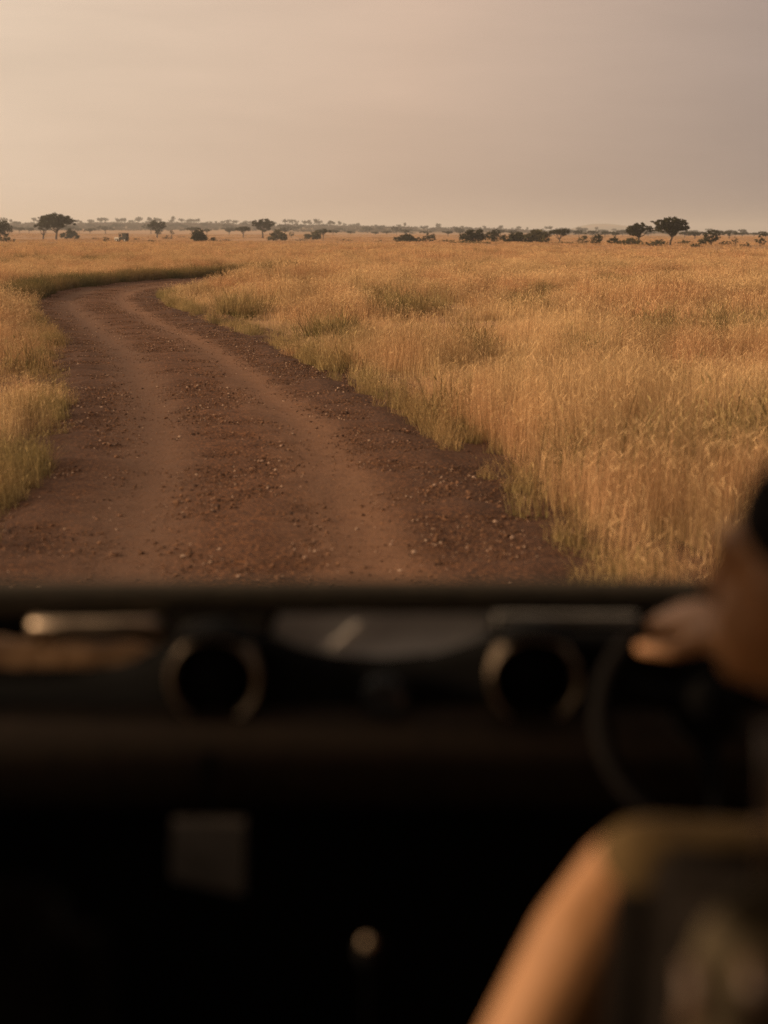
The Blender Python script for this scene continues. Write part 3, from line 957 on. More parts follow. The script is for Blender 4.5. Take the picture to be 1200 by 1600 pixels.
tree('acacia_tree', 'broad layered acacia left of the tallest right tree', 998, 347, 285, 44, 31,
     [(.1, 0, .86, .40, .5, .10), (-.45, 0, .74, .40, .5, .11), (.55, 0, .76, .42, .5, .10), (0, .2, .68, .6, .5, .12), (-.6, 0, .62, .35, .4, .10), (.85, 0, .64, .25, .3, .07), (-.2, 0, .52, .45, .4, .10)], .34, .1, n=3600)
tree('acacia_tree', 'tallest right acacia with leaning bare trunk and dense crown', 1048, 339, 278, 56, 32,
     [(.0, 0, .84, .58, .6, .14), (.55, 0, .78, .40, .5, .16), (-.5, 0, .78, .38, .5, .12), (-.8, .1, .82, .20, .3, .09), (.1, .2, .68, .62, .5, .16), (.7, 0, .64, .30, .4, .12), (-.35, 0, .58, .55, .4, .12), (.25, -.1, .50, .40, .4, .12)], .36, .25, n=5200, trunk_r=.2)
bush('bush', 'low scrub right of the leaning acacia trunk', 1088, 380, 240, 22, 33, 'leaf_pale', 600)
tree('acacia_tree', 'dark layered tree right of the tallest right acacia', 1112, 359, 290, 31, 34, [(.1, 0, .84, .66, .6, .14), (-.3, 0, .66, .5, .5, .18), (.5, 0, .6, .5, .5, .18), (0, 0, .42, .75, .6, .2)], .2, n=2400)
bush('bush', 'thin grey sapling between the layered tree and the frame edge', 1149, 369, 280, 9, 35, 'leaf_pale', 320)
bush('bush', 'low pale scrub near the right edge', 1166, 379, 250, 15, 36, 'leaf_pale', 350)
bush('bush', 'tall ragged sapling at the right edge of the frame', 1189, 361, 270, 17, 37, n=700, shape=[(0, 0, .82, .4, .5, .16), (.1, 0, .58, .6, .6, .15), (-.2, 0, .35, .8, .6, .18), (.4, 0, .28, .6, .6, .16)])
bush('bush', 'bushy scrub at the left foot of the broad layered acacia', 962, 371, 300, 26, 39, n=1200)
bush('bush', 'dark scrub between the broad layered acacia and the leaning trunk', 1032, 374, 300, 24, 40, n=900)
bush('bush', 'brown scrub behind and right of the leaning acacia trunk', 1068, 375, 310, 26, 41, 'leaf_pale', 900)
bush('bush', 'long flat scrub below the umbrella acacia', 882, 379, 300, 50, 42, 'leaf_pale', 700, ragged=.2)
bush('bush', 'rounded green brown bush left of the dark layered tree', 1100, 371, 300, 18, 43, 'leaf_pale', 900)
bush('bush', 'flat scrub between the dark layered tree and the thin sapling', 1134, 377, 290, 20, 44, 'leaf_pale', 500, ragged=.2)
bush('bush', 'low dark scrub between the long low thicket and the big rounded tree', 700, 373, 360, 26, 45, n=700)
bush('bush', 'low green scrub left of the leaning acacia trunk', 1022, 376, 262, 34, 38, 'leaf_pale', 800, ragged=.2)

# hazy trees in the middle distance, one by one
hz = [(634, 359, 820, 14), (700, 361, 780, 22), (905, 359, 780, 20), (926, 360, 800, 18), (945, 361, 760, 20), (962, 363, 700, 24), (985, 361, 900, 20), (1086, 362, 620, 30), (1070, 361, 700, 24), (1140, 361, 640, 34),
      (1160, 364, 800, 22), (1178, 365, 820, 26), (1196, 362, 560, 18), (548, 361, 900, 16), (586, 362, 950, 14), (604, 361, 900, 14), (668, 361, 900, 24), (720, 360, 950, 18), (782, 359, 900, 22), (800, 361, 900, 16), (850, 361, 950, 20),
      (30, 355, 900, 20), (45, 356, 950, 18), (140, 357, 900, 18), (445, 355, 900, 20), (358, 357, 880, 18), (520, 359, 900, 20), (12, 354, 950, 22)]
protos_far = []
for i in range(6):
    r_ = random.Random(900 + i)
    lob = [(r_.uniform(-.7, .7), r_.uniform(-.6, .6), r_.uniform(.66, .86), r_.uniform(.3, .6), r_.uniform(.3, .6), r_.uniform(.13, .24)) for _ in range(5)]
    lob.append((0, 0, .70, .6, .6, .22))
    cr = leaf_cloud('crown', lob, 700, 0.10, 950 + i, M['leaf'])
    bm = bmesh.new()
    b_tube(bm, [(0, 0, -.1), (.03, 0, .2), (0, 0, .45), (.05, .02, .75)], [.07, .05, .045, .02], 5)
    for l in lob[:4]:
        b_tube(bm, [(0, 0, .38), (l[0] * .5, l[1] * .5, .58), (l[0], l[1], l[2])], [.035, .025, .01], 4)
    tk = bm_obj('trunk', bm, M['bark'])
    protos_far.append((tk.data, cr.data))
    bpy.data.objects.remove(tk); bpy.data.objects.remove(cr)


def far_tree(px, top_y, Y, wpx, i, label, group):
    f = 1600 * LENS / 36.0
    top = pix(px, top_y, Y)
    z0 = float(hgt(top.x, Y))
    H = max(2.5, top.z - z0); W = wpx / f * Y / 2
    tkm, crm = protos_far[i % 6]
    root = empty('acacia_tree', (top.x, Y, z0), label, 'tree', group, rz=i * 1.7)
    for nm, me in (('trunk', tkm), ('crown', crm)):
        o = bpy.data.objects.new(nm, me); COL.objects.link(o); o.parent = root
        o.scale = (W, W, H)
    return root


HZL = ['behind the long low dark thicket', 'in the gap right of the squat dark tree', 'just right of the umbrella acacia', 'above the pair of narrow bushes, left one', 'above the pair of narrow bushes, right one',
       'low and wide left of the broad layered acacia', 'behind the broad layered acacia', 'wide one between the tallest right acacia and the layered tree', 'behind the crown of the tallest right acacia', 'wide one right of the dark layered tree',
       'above the thin grey sapling', 'between the two saplings at the right', 'at the right frame edge', 'right of the ragged thicket in the open centre', 'second from the left in the open centre', 'left of the long low thicket',
       'over the squat dark tree', 'left of the big rounded dark tree', 'behind the raised flat crown', 'over the dense dark bush', 'behind the brownish twiggy bush', 'between the frame edge and the tallest left acacia, left one',
       'between the frame edge and the tallest left acacia, right one', 'over the small bush left of the truck', 'behind the broad grey green bush', 'left of the low wide acacia', 'right end of the ragged thicket', 'behind the dense tree at the left edge']
for i, (px, ty_, Yd, w) in enumerate(hz):
    far_tree(px, ty_, Yd, w, i, 'hazy flat topped acacia ' + HZL[i], 'hazy acacias on the plain')
rr_ = random.Random(5)
k = 0
for px in np.arange(4, 980, 6.0):
    pxx = px + rr_.uniform(-9, 9)
    Yd = rr_.uniform(1950, 2250)
    g = pix(pxx, 360, Yd)
    z0 = float(hgt(g.x, Yd))
    H = rr_.choice((3.5, 5, 6, 7, 8, 10)) * rr_.uniform(.85, 1.15) * (1.0 if pxx < 560 else 0.8)
    f = 1600 * LENS / 36.0
    root = empty('acacia_tree', (g.x, Yd, z0), 'tiny faded tree on the far ridge under the sky', 'tree', 'trees along the far ridge', rz=k * 1.3)
    W = H * rr_.uniform(.35, .75)
    tkm, crm = protos_far[k % 6]
    for nm, me in (('trunk', tkm), ('crown', crm)):
        o = bpy.data.objects.new(nm, me); COL.objects.link(o); o.parent = root; o.scale = (W, W, H)
    k += 1
for j in range(70):                                   # trees on the slope of the ridge and the plain before it
    pxx = rr_.uniform(0, 1200); Yd = rr_.uniform(1100, 1900)
    g = pix(pxx, 360, Yd); z0 = float(hgt(g.x, Yd))
    root = empty('acacia_tree', (g.x, Yd, z0), 'small faded tree dotted over the distant slope below the ridge line', 'tree', 'trees on the distant slope', rz=j * 2.1)
    tkm, crm = protos_far[j % 6]
    W, H = rr_.uniform(3.5, 7.5), rr_.uniform(4, 7)
    for nm, me in (('trunk', tkm), ('crown', crm)):
        o = bpy.data.objects.new(nm, me); COL.objects.link(o); o.parent = root; o.scale = (W, W, H)

# scrub woodland that clothes the ridge, too far to tell bush from bush
ns_ = 5200
ex = rng.uniform(-900, 420, ns_); ey = rng.uniform(1450, 2200, ns_)
kk = vnoise(ex, ey, 120, 61) * .6 + vnoise(ex, ey, 40, 62) * .4 + np.interp(ex, [-900, -100, 60, 420], [.05, .05, -.14, -.22]) > .42
ex, ey = ex[kk], ey[kk]; ns_ = len(ex)
scr = []
for i in range(4):
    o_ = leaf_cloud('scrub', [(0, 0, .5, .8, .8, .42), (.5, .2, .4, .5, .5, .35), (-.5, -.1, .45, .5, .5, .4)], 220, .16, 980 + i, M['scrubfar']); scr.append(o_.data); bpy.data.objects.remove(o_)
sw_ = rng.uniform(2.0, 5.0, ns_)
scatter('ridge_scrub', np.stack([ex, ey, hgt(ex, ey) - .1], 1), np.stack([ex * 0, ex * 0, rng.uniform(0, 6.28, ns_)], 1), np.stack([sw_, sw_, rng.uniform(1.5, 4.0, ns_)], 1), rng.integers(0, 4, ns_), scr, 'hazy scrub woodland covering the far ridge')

# low scrub dotted along the far side of the tall grass
for j, (px, ty_, Yd, w) in enumerate(((150, 371, 480, 16), (213, 372, 420, 10), (236, 374, 330, 14), (352, 373, 460, 20), (470, 372, 470, 22), (540, 373, 460, 26), (592, 375, 400, 18), (285, 369, 620, 14), (120, 372, 470, 12))):
    bush('scrub', ['low scrub left of the distant truck, behind the small bush', 'tiny scrub just right of the distant truck', 'pale tuft of scrub in front of the lone round acacia', 'flat scrub below the low wide acacia',
                   'flat scrub right of the broad grey green bush', 'wide flat scrub right of the ragged thicket', 'small flat scrub left of the long low thicket', 'small scrub left of the pointed thicket', 'small scrub right of the tallest left acacia trunk'][j],
         px, ty_, Yd, w, 600 + j, 'leaf_pale', 260, group='low scrub at the far side of the grass', ragged=.3)

# ------------------------------------------------------------------ distant safari truck
TY = 372.0
tp = pix(190.5, 377, TY)
M['cream'] = simple('cream_paint', (0.62, 0.55, 0.44), 0.4, nscale=3)
M['greencanvas'] = simple('truck_canvas', (0.03, 0.028, 0.02), 0.8, nscale=5)
truck = empty('safari_truck', (tp.x, TY, float(hgt(tp.x, TY))), 'distant safari truck with cream bonnet and dark covered back', 'truck', rz=R(168))
bm = bmesh.new()
b_prism(bm, [(-.75, .5), (-.75, 1.05), (-.70, 1.12), (.70, 1.12), (.75, 1.05), (.75, .5)], .55, 1.75)
bm_obj('bonnet', bm, M['cream'], truck, bevel=.04)
bm = bmesh.new(); b_box(bm, (-.55, 0, .85), (2.15, 1.6, .7)); bm_obj('body', bm, M['greencanvas'], truck, bevel=.04)
bm = bmesh.new(); b_box(bm, (-.55, 0, 2.18), (2.2, 1.66, .10)); bm_obj('roof', bm, M['greencanvas'], truck, bevel=.03)
bm = bmesh.new(); b_box(bm, (-1.0, 0, 1.66), (1.2, 1.58, .9)); bm_obj('canvas_side', bm, M['greencanvas'], truck, bevel=.03)
for sx in (-.38, .48):
    for sy in (-.74, .74):
        bm = bmesh.new(); b_box(bm, (sx, sy, 1.66), (.08, .08, .94)); bm_obj('post', bm, M['greencanvas'], truck)
bm = bmesh.new(); b_box(bm, (.53, 0, 1.6), (.02, 1.34, .62)); bm_obj('windscreen', bm, M['glassface'], truck)
for sx in (-1.1, 1.15):
    for sy in (-.78, .78):
        bm = bmesh.new()
        bmesh.ops.create_cone(bm, cap_ends=True, segments=20, radius1=.40, radius2=.40, depth=.24, matrix=Matrix.Translation((sx, sy, .40)) @ Matrix.Rotation(R(90), 4, 'X'))
        w = bm_obj('wheel', bm, M['rubber'], truck, bevel=.03)
        bm = bmesh.new()
        bmesh.ops.create_cone(bm, cap_ends=True, segments=14, radius1=.2, radius2=.2, depth=.26, matrix=Matrix.Translation((sx, sy, .40)) @ Matrix.Rotation(R(90), 4, 'X'))
        bm_obj('rim', bm, M['cream'], w)

# ------------------------------------------------------------------ the vehicle the view is taken from
car = empty('safari_vehicle', (0, 0, 0), 'dark open safari vehicle around the viewer, black dashboard across the frame', 'vehicle')
DY = 2.1
# padded rail along the top of the dash
p_l, p_r = pix(-330, 935, 2.06), pix(1530, 930, 2.16)
bar_pts = [p_l.lerp(p_r, i / 12) for i in range(13)]
bm = bmesh.new()
b_tube(bm, bar_pts, 0.026, 14)
for v in bm.verts:
    v.co.y = DY + (v.co.y - DY) * 1.0
bm_obj('padded_rail', bm, M['bar'], car, True)


def zline(px, py, Yd):
    return pix(px, py, Yd)


# dash fascia: lip profile dips between the two round vents and on the left
lipx = [-420, -100, 0, 120, 200, 250, 290, 335, 385, 420, 460, 520, 600, 680, 740, 770, 800, 835, 880, 930, 1000, 1200, 1600]
lipy = [1058, 1060, 1060, 1056, 1040, 1010, 992, 986, 990, 996, 1014, 1028, 1033, 1026, 1008, 994, 988, 984, 988, 990, 990, 990, 990]
bm = bmesh.new()
prof = []
for a, b in zip(lipx, lipy):
    top = pix(a, b, 2.02)
    prof.append([top + Vector((0, .045, -.02)), top + Vector((0, .02, 0.0)), top + Vector((0, 0, 0)), top + Vector((0, -.014, -.012)),
                 Vector((top.x, 1.985, pix(a, 1105, 1.985).z)), Vector((top.x, 1.93, pix(a, 1135, 1.93).z)), Vector((top.x, 1.90, pix(a, 1200, 1.90).z)), Vector((top.x, 1.93, pix(a, 1262, 1.93).z)), Vector((top.x, 2.1, 1.33))])
vv = [[bm.verts.new(q) for q in row] for row in prof]
for i in range(len(vv) - 1):
    for j in range(4):
        bm.faces.new((vv[i][j], vv[i + 1][j], vv[i + 1][j + 1], vv[i][j + 1]))
bmesh.ops.delete(bm, geom=[v for v in bm.verts if not v.link_faces], context='VERTS')
fas = bm_obj('dashboard', bm, M['black'], car, True)
bm = bmesh.new()
vv = [[bm.verts.new(q) for q in row[4:]] for row in prof]
for i in range(len(vv) - 1):
    for j in range(len(vv[0]) - 1):
        bm.faces.new((vv[i][j], vv[i + 1][j], vv[i + 1][j + 1], vv[i][j + 1]))
bm_obj('knee_pad', bm, M['fascia'], car, True)
# lower dash, cowl and firewall
bm = bmesh.new(); b_box(bm, (.02, 2.22, 1.16), (1.72, .05, .95)); bm_obj('firewall', bm, M['black'], car)
bm = bmesh.new(); b_box(bm, (.02, 2.10, 1.548), (1.70, .16, .02)); bm_obj('dash_shelf', bm, M['black'], car)
# the light strip of the dash top behind the vents
bm = bmesh.new(); b_box(bm, (pix(885, 965, 2.06).x, 2.065, pix(885, 968, 2.06).z), (.215, .012, .016)); bm_obj('instrument_hood_trim', bm, simple('grey_trim', (0.22, 0.205, 0.18), .6), car, bevel=.004)
bm = bmesh.new(); b_box(bm, (pix(340, 965, 2.07).x, 2.075, pix(350, 975, 2.07).z), (.15, .010, .016)); bm_obj('dash_trim', bm, simple('dull_trim', (0.12, 0.10, 0.075), .6), car, bevel=.004)


def ring(bm, c, R_, r_, ny=40, tilt=0.0, seg=12):
    pts = []
    for i in range(ny):
        a = 2 * math.pi * i / ny
        p = Vector((math.cos(a) * R_, 0, math.sin(a) * R_))
        p.rotate(Matrix.Rotation(tilt, 3, 'X'))
        pts.append(Vector(c) + p)
    b_tube(bm, pts, r_, seg, closed=True)


for px in (335, 834):
    c = pix(px, 1060, 1.975)
    bm = bmesh.new()
    bmesh.ops.create_cone(bm, cap_ends=True, segments=36, radius1=.058, radius2=.05, depth=.10, matrix=Matrix.Translation(c + Vector((0, .055, 0))) @ Matrix.Rotation(R(-90), 4, 'X'))
    v = bm_obj('air_vent', bm, M['black'], car, True)
    bm = bmesh.new()
    # deep collar: a short flared tube, open to the cabin
    for (ra, ya), (rb, yb) in (((.0575, .012), (.063, -.014)), ((.0645, -.012), (.0655, .03))):
        n = 44
        A_ = [bm.verts.new(c + Vector((math.cos(2 * math.pi * i / n) * ra, ya, math.sin(2 * math.pi * i / n) * ra))) for i in range(n)]
        B_ = [bm.verts.new(c + Vector((math.cos(2 * math.pi * i / n) * rb, yb, math.sin(2 * math.pi * i / n) * rb))) for i in range(n)]
        for i in range(n):
            bm.faces.new((A_[i], A_[(i + 1) % n], B_[(i + 1) % n], B_[i]))
    bmesh.ops.remove_doubles(bm, verts=bm.verts, dist=1e-5)
    ring(bm, c + Vector((0, -.014, 0)), .0635, .0030)
    bm_obj('vent_ring', bm, M['steel'], v, True)
    bm = bmesh.new()                                  # added visor that darkens the top of the vent ring
    rows = []
    for i in range(19):
        a = R(48 + 84 * i / 18)
        e_ = math.sin(R(180 * i / 18))
        rows.append([bm.verts.new(c + Vector((math.cos(a) * q, yy, math.sin(a) * q))) for q, yy in ((.070, .035), (.070, -.010 - .028 * e_), (.073, -.014 - .028 * e_), (.077, -.008 - .02 * e_), (.082, .035))])
    for i in range(18):
        for j in range(4):
            bm.faces.new((rows[i][j], rows[i + 1][j], rows[i + 1][j + 1], rows[i][j + 1]))
    bm_obj('ring_top_shade', bm, M['black'], v, True)
    for k in (-2, -1, 0, 1, 2):
        bm = bmesh.new(); b_box(bm, c + Vector((0, .006, k * .018)), (.10 * math.sqrt(1 - (k * .018 / .062)**2), .012, .003)); bm_obj('vent_slat', bm, M['black'], v)
# small dial in the middle of the dash
c = pix(600, 1092, 1.97)
bm = bmesh.new(); bmesh.ops.create_cone(bm, cap_ends=True, segments=28, radius1=.034, radius2=.03, depth=.03, matrix=Matrix.Translation(c + Vector((0, .0, 0))) @ Matrix.Rotation(R(90), 4, 'X'))
bm_obj('clock_dial', bm, M['glassface'], car, False)
# passenger grab handle on the left
bm = bmesh.new()
a, b = pix(60, 977, 2.03), pix(228, 977, 2.03)
b_tube(bm, [a + Vector((-.01, .06, -.035)), a + Vector((-.008, .02, -.004)), a, a.lerp(b, .3), a.lerp(b, .7), b, b + Vector((.008, .02, -.004)), b + Vector((.02, .06, -.035))], [.014, .013, .0105, .0095, .0095, .0105, .013, .014], 12)
bm_obj('grab_handle', bm, M['steel'], car, True)
# steering wheel, right-hand drive
wc = pix(1110, 1125, 1.855)
wheel_rot = Matrix.Rotation(R(-30), 3, 'X')
bm = bmesh.new()
pts = [wc + wheel_rot @ Vector((math.cos(2 * math.pi * i / 48) * .150, 0, math.sin(2 * math.pi * i / 48) * .150)) for i in range(48)]
b_tube(bm, pts, .0145, 12, closed=True)
M['wheelrim'] = simple('worn_wheel_rim', (0.006, 0.005, 0.0045), .85, spec=.05)
sw = bm_obj('steering_wheel', bm, M['wheelrim'], car, True)
for a in (-90, 20, 160):
    bm = bmesh.new()
    d = wheel_rot @ Vector((math.cos(R(a)), 0, math.sin(R(a))))
    b_tube(bm, [wc + d * .03 + Vector((0, .03, 0)), wc + d * .1 + Vector((0, .015, 0)), wc + d * .148], [.018, .013, .011], 8)
    bm_obj('spoke', bm, M['black'], sw, True)
bm = bmesh.new(); b_blob(bm, wc + Vector((0, .03, 0)), (.05, .03, .05)); bm_obj('hub', bm, M['black'], sw, True)
bm = bmesh.new(); b_tube(bm, [wc + Vector((0, .03, 0)), wc + Vector((0, .32, -.14))], .022, 10); bm_obj('steering_column', bm, M['black'], sw, True)
# gear lever
kp = pix(578, 1472, 1.62)
bm = bmesh.new(); b_tube(bm, [Vector((kp.x, 1.78, .82)), Vector((kp.x, 1.72, 1.1)), kp - Vector((0, 0, .03))], [.009, .007, .006], 8)
gl = bm_obj('gear_lever', bm, simple('matt_black', (.002, .002, .002), 1.0, spec=0.0), car, True)
bm = bmesh.new(); b_blob(bm, kp - Vector((0, 0, .012)), (.017, .017, .02)); bm_obj('gear_knob', bm, M['black'], gl, True)
bm = bmesh.new(); b_blob(bm, kp + Vector((-.003, -.012, .006)), (.0075, .0045, .0075), sub=2); bm_obj('knob_glint', bm, simple('painted_glint', (.34, .25, .16), .6), gl, True)  # pale spot painted on the knob in place of a chrome glint
# cabin tub, floor, tunnel, doors, roof on posts, bonnet ahead of the cowl
bm = bmesh.new(); b_box(bm, (.02, .3, .62), (1.68, 3.8, .06)); bm_obj('floor_pan', bm, M['black'], car)
bm = bmesh.new(); b_box(bm, (.02, 1.5, .72), (.30, 1.4, .16)); bm_obj('gear_tunnel', bm, M['black'], car, bevel=.03)
for s in (-1, 1):
    bm = bmesh.new(); b_box(bm, (.02 + s * .87, 1.62, 1.02), (.05, 1.15, .84)); d_ = bm_obj('front_door', bm, M['bodypaint'], car, bevel=.015)
    bm = bmesh.new(); b_box(bm, (.02 + s * .87, .0, 1.02), (.05, 2.04, .84)); bm_obj('side_panel', bm, M['bodypaint'], car, bevel=.015)
    for py_ in (-1.5, .35, 1.98):
        bm = bmesh.new(); b_tube(bm, [(.02 + s * .86, py_, 1.40), (.02 + s * .86, py_, 2.76)], .022, 10); bm_obj('roof_post', bm, M['black'], car, True)
    bm = bmesh.new(); b_box(bm, (.02 + s * .72, 3.1, .78), (.34, 1.8, .5)); bm_obj('front_wing', bm, M['bodypaint'], car, bevel=.06)
bm = bmesh.new()
b_prism(bm, [(-1.7, 2.76), (-1.7, 2.80), (1.96, 2.80), (2.03, 2.785), (2.03, 2.76)], -.93, .97)
bm_obj('roof', bm, M['canvas'], car)
bm = bmesh.new()
b_prism(bm, [(2.26, 1.0), (2.26, 1.20), (3.3, 1.12), (3.85, 1.03), (3.95, .92), (3.95, .7), (2.26, .7)], -.54, .58)
bm_obj('bonnet', bm, M['bodypaint'], car, bevel=.03)
for s in (-1, 1):
    bm = bmesh.new()
    bmesh.ops.create_cone(bm, cap_ends=True, segments=32, radius1=.39, radius2=.39, depth=.22, matrix=Matrix.Translation((.02 + s * .74, 3.15, .42)) @ Matrix.Rotation(R(90), 4, 'Y'))
    bm_obj('wheel', bm, M['rubber'], car, bevel=.03)
    bm = bmesh.new()
    bmesh.ops.create_cone(bm, cap_ends=True, segments=32, radius1=.39, radius2=.39, depth=.22, matrix=Matrix.Translation((.02 + s * .74, -.9, .42)) @ Matrix.Rotation(R(90), 4, 'Y'))
    bm_obj('wheel', bm, M['rubber'], car, bevel=.03)


for s in (-1, 1):                                    # unseen canvas added under the roof edge to shade head and hand
    bm = bmesh.new(); b_box(bm, (.02 + s * .90, .25, 2.40), (.012, 3.5, .70)); cv = bm_obj('added_side_shade', bm, M['canvas'], car)
    bm = bmesh.new(); b_tube(bm, [(.02 + s * .90, -1.5, 2.05), (.02 + s * .90, .2, 2.045), (.02 + s * .90, 2.0, 2.05)], .035, 12); bm_obj('added_shade_roll', bm, M['canvas'], cv, True)
bm = bmesh.new(); b_box(bm, (.02, -1.66, 1.7), (1.72, .02, 2.1)); bm_obj('rear_light_block', bm, M['canvas'], car)  # unseen rear wall added to keep light out of the cabin


def seat_back(x, y, ztop, name='seat'):
    bm = bmesh.new()
    b_box(bm, (x, y, ztop - .31), (.50, .10, .62), Matrix.Rotation(R(8), 3, 'X'))
    bmesh.ops.bevel(bm, geom=list(bm.edges), offset=.045, segments=4, affect='EDGES')
    s = bm_obj(name, bm, M['seat'], car, True)
    bm = bmesh.new()
    b_box(bm, (x, y + .26, ztop - .62), (.50, .48, .13)); bmesh.ops.bevel(bm, geom=list(bm.edges), offset=.04, segments=3, affect='EDGES')
    bm_obj('seat_cushion', bm, M['seat'], s, True)
    bm = bmesh.new(); b_box(bm, (x, y + .24, (ztop - .68 + .64) / 2), (.44, .42, ztop - .68 - .64)); bm_obj('seat_base', bm, M['black'], s)
    return s


lt = pix(195, 1395, 1.14)
seat_back(lt.x - .265, 1.16, lt.z + .02, 'passenger_seat')
rt_ = pix(965, 1312, 1.17)
seat_back(rt_.x + .245, 1.19, rt_.z + .005, 'driver_seat')

# things lying about the dash
t = NT('crumpled_plastic')
pos = t.n('ShaderNodeTexCoord').outputs['Object']
nz = t.noise(18, 5, .65, pos)
M['paper'] = t.pbr(t.ramp(nz, [(.3, (.66, .61, .57)), (.7, (.84, .79, .73))]), .5, 0, nz, .6, .02, .4)
bm = bmesh.new()
w0, w1 = pix(428, 970, 2.075), pix(768, 970, 2.075)
nx_, nz_ = 40, 12
vv = []
for i in range(nx_ + 1):
    row = []
    for j in range(nz_ + 1):
        x_ = w0.x + (w1.x - w0.x) * i / nx_
        tt = j / nz_
        wv_ = .012 * mnoise.noise(Vector((x_ * 22, tt * 2.2, 3.3))) + .006 * mnoise.noise(Vector((x_ * 60, tt * 6, 1.3)))
        row.append(bm.verts.new((x_ + .004 * math.sin(tt * 9), 2.045 + .075 * tt + wv_ * .6, 1.561 + .075 * tt + wv_)))
    vv.append(row)
for i in range(nx_):
    for j in range(nz_):
        bm.faces.new((vv[i][j], vv[i + 1][j], vv[i + 1][j + 1], vv[i][j + 1]))
bmesh.ops.solidify(bm, geom=list(bm.faces), thickness=.003)
tag(bm_obj('plastic_sheet', bm, M['paper'], None, True), 'crumpled grey plastic sheet lying on the dashboard between the two round vents', 'sheet')
sl = bm = bmesh.new()
a, b = pix(522, 1016, 2.035), pix(562, 975, 2.06)
b_box(bm, (a + b) / 2, ((b - a).length, .006, .014), Matrix.Rotation(-math.atan2((b - a).z, (b - a).x), 3, 'Y'))
tag(bm_obj('paper_slip', bm, simple('white_paper', (.55, .5, .44), .8), None, bevel=.002), 'narrow pale slip of paper leaning on the grey plastic sheet', 'paper')
M['tan'] = simple('tan_cloth', (.40, .23, .11), .85, nscale=18, var=.4)
bm = bmesh.new()
a, b = pix(-60, 1030, 2.075), pix(250, 1030, 2.075)
for i in range(6):
    q = a.lerp(b, (i + .5) / 6)
    b_cap(bm, q + Vector((-.035, .0, .004 * math.sin(i * 2.1))), .030 - .0014 * i, q + Vector((.035, .01, .004 * math.cos(i * 1.7))), .029 - .0016 * i)
jk = empty('folded_jacket', (a + b) / 2, 'tan brown cloth bundle on the left of the dashboard under the grab handle', 'jacket')
fuse('cloth', bm, M['tan'], jk, .005, 3)
M['pouch'] = simple('brown_leather', (.012, .0075, .004), .6, nscale=25)
bm = bmesh.new()
c0 = pix(328, 1330, 1.86)
for q in ((-.052, 0, .045), (.052, 0, .045), (.052, 0, -.052), (-.052, 0, -.030)):
    pass
vs_ = [bm.verts.new(c0 + Vector(q)) for q in ((-.05, -.014, .045), (.05, -.014, .045), (.05, -.045, -.045), (-.05, -.04, -.022), (-.05, .014, .045), (.05, .014, .045), (.05, .014, -.045), (-.05, .014, -.022))]
for f_ in ((0, 1, 2, 3), (4, 7, 6, 5), (0, 4, 5, 1), (1, 5, 6, 2), (2, 6, 7, 3), (3, 7, 4, 0)):
    bm.faces.new([vs_[k] for k in f_])
pch = bm_obj('pouch', bm, M['pouch'], None, bevel=.006)
tag(pch, 'small dull brown leather pouch hanging under the left of the dashboard', 'pouch')
bm = bmesh.new(); b_box(bm, c0 + Vector((0, .02, .09)), (.018, .004, .10)); bm_obj('strap', bm, M['black'], pch)

# ------------------------------------------------------------------ driver
t = NT('skin')
pos = t.n('ShaderNodeTexCoord').outputs['Object']
nz = t.noise(14, 4, .6, pos)
M['skin'] = t.pbr(t.ramp(nz, [(.3, (.28, .136, .056)), (.7, (.38, .188, .08))]), .5, 0, t.noise(160, 3, .6, pos), .12, .002, .35, Subsurface_Weight=0.0)
M['hair'] = simple('black_hair', (.009, .007, .006), .85, nscale=300, bstr=.8, spec=.1)
M['shirt'] = simple('olive_shirt', (.075, .048, .019), .9, nscale=30, spec=.1)
M['trouser'] = simple('khaki_trouser', (.07, .055, .035), .9, nscale=30)
HC = Vector((pix(1268, 905, 1.34).x, 1.34, pix(1268, 905, 1.34).z))       # head centre
SH_L = pix(977, 1358, 1.33); SH_R = Vector((2 * HC.x - SH_L.x, 1.36, SH_L.z))
driver = empty('person', (HC.x, 1.40, .98), 'driver at the right edge, olive clothing, bare left arm, hand at the steering wheel', 'person')
bm = bmesh.new()
yaw = Matrix.Rotation(R(38), 3, 'Z')
def H_(x, y, z): return HC + yaw @ Vector((x, y, z))
b_blob(bm, H_(0, -.01, .025), (.076, .095, .098), yaw)
b_blob(bm, H_(0, .035, -.045), (.058, .066, .078), yaw)
b_cap(bm, H_(0, .06, -.085), .034, H_(0, .075, -.098), .026)             # chin
b_cap(bm, H_(0, .098, .015), .010, H_(0, .116, -.026), .015)             # nose
b_cap(bm, H_(-.025, .086, -.062), .010, H_(.025, .086, -.062), .010)       # mouth
for s in (-1, 1):
    b_cap(bm, H_(s * .02, .083, .03), .013, H_(s * .05, .07, .03), .011)   # brow
    b_blob(bm, H_(s * .032, .076, .010), .015)
    b_blob(bm, H_(s * .078, -.012, -.008), (.010, .020, .033), yaw)        # ear
    b_blob(bm, H_(s * .078, -.006, -.036), (.008, .012, .014), yaw)
NK = Vector((HC.x + .035, 1.31, SH_L.z + .022))
b_cap(bm, NK, .062, H_(0, -.025, -.07) + Vector((.02, 0, 0)), .054)
# trunk
b_cap(bm, SH_L + Vector((.045, .0, -.012)), .046, NK + Vector((-.02, 0, -.01)), .055)
b_cap(bm, SH_R + Vector((-.045, .0, -.012)), .046, NK + Vector((.02, 0, -.01)), .055)
CH = Vector((HC.x, 1.34, SH_L.z - .17)); PV = Vector((HC.x, 1.36, SH_L.z - .50))
b_blob(bm, CH, (.175, .115, .20)); b_blob(bm, CH.lerp(PV, .55), (.155, .105, .20)); b_blob(bm, PV, (.175, .125, .13))
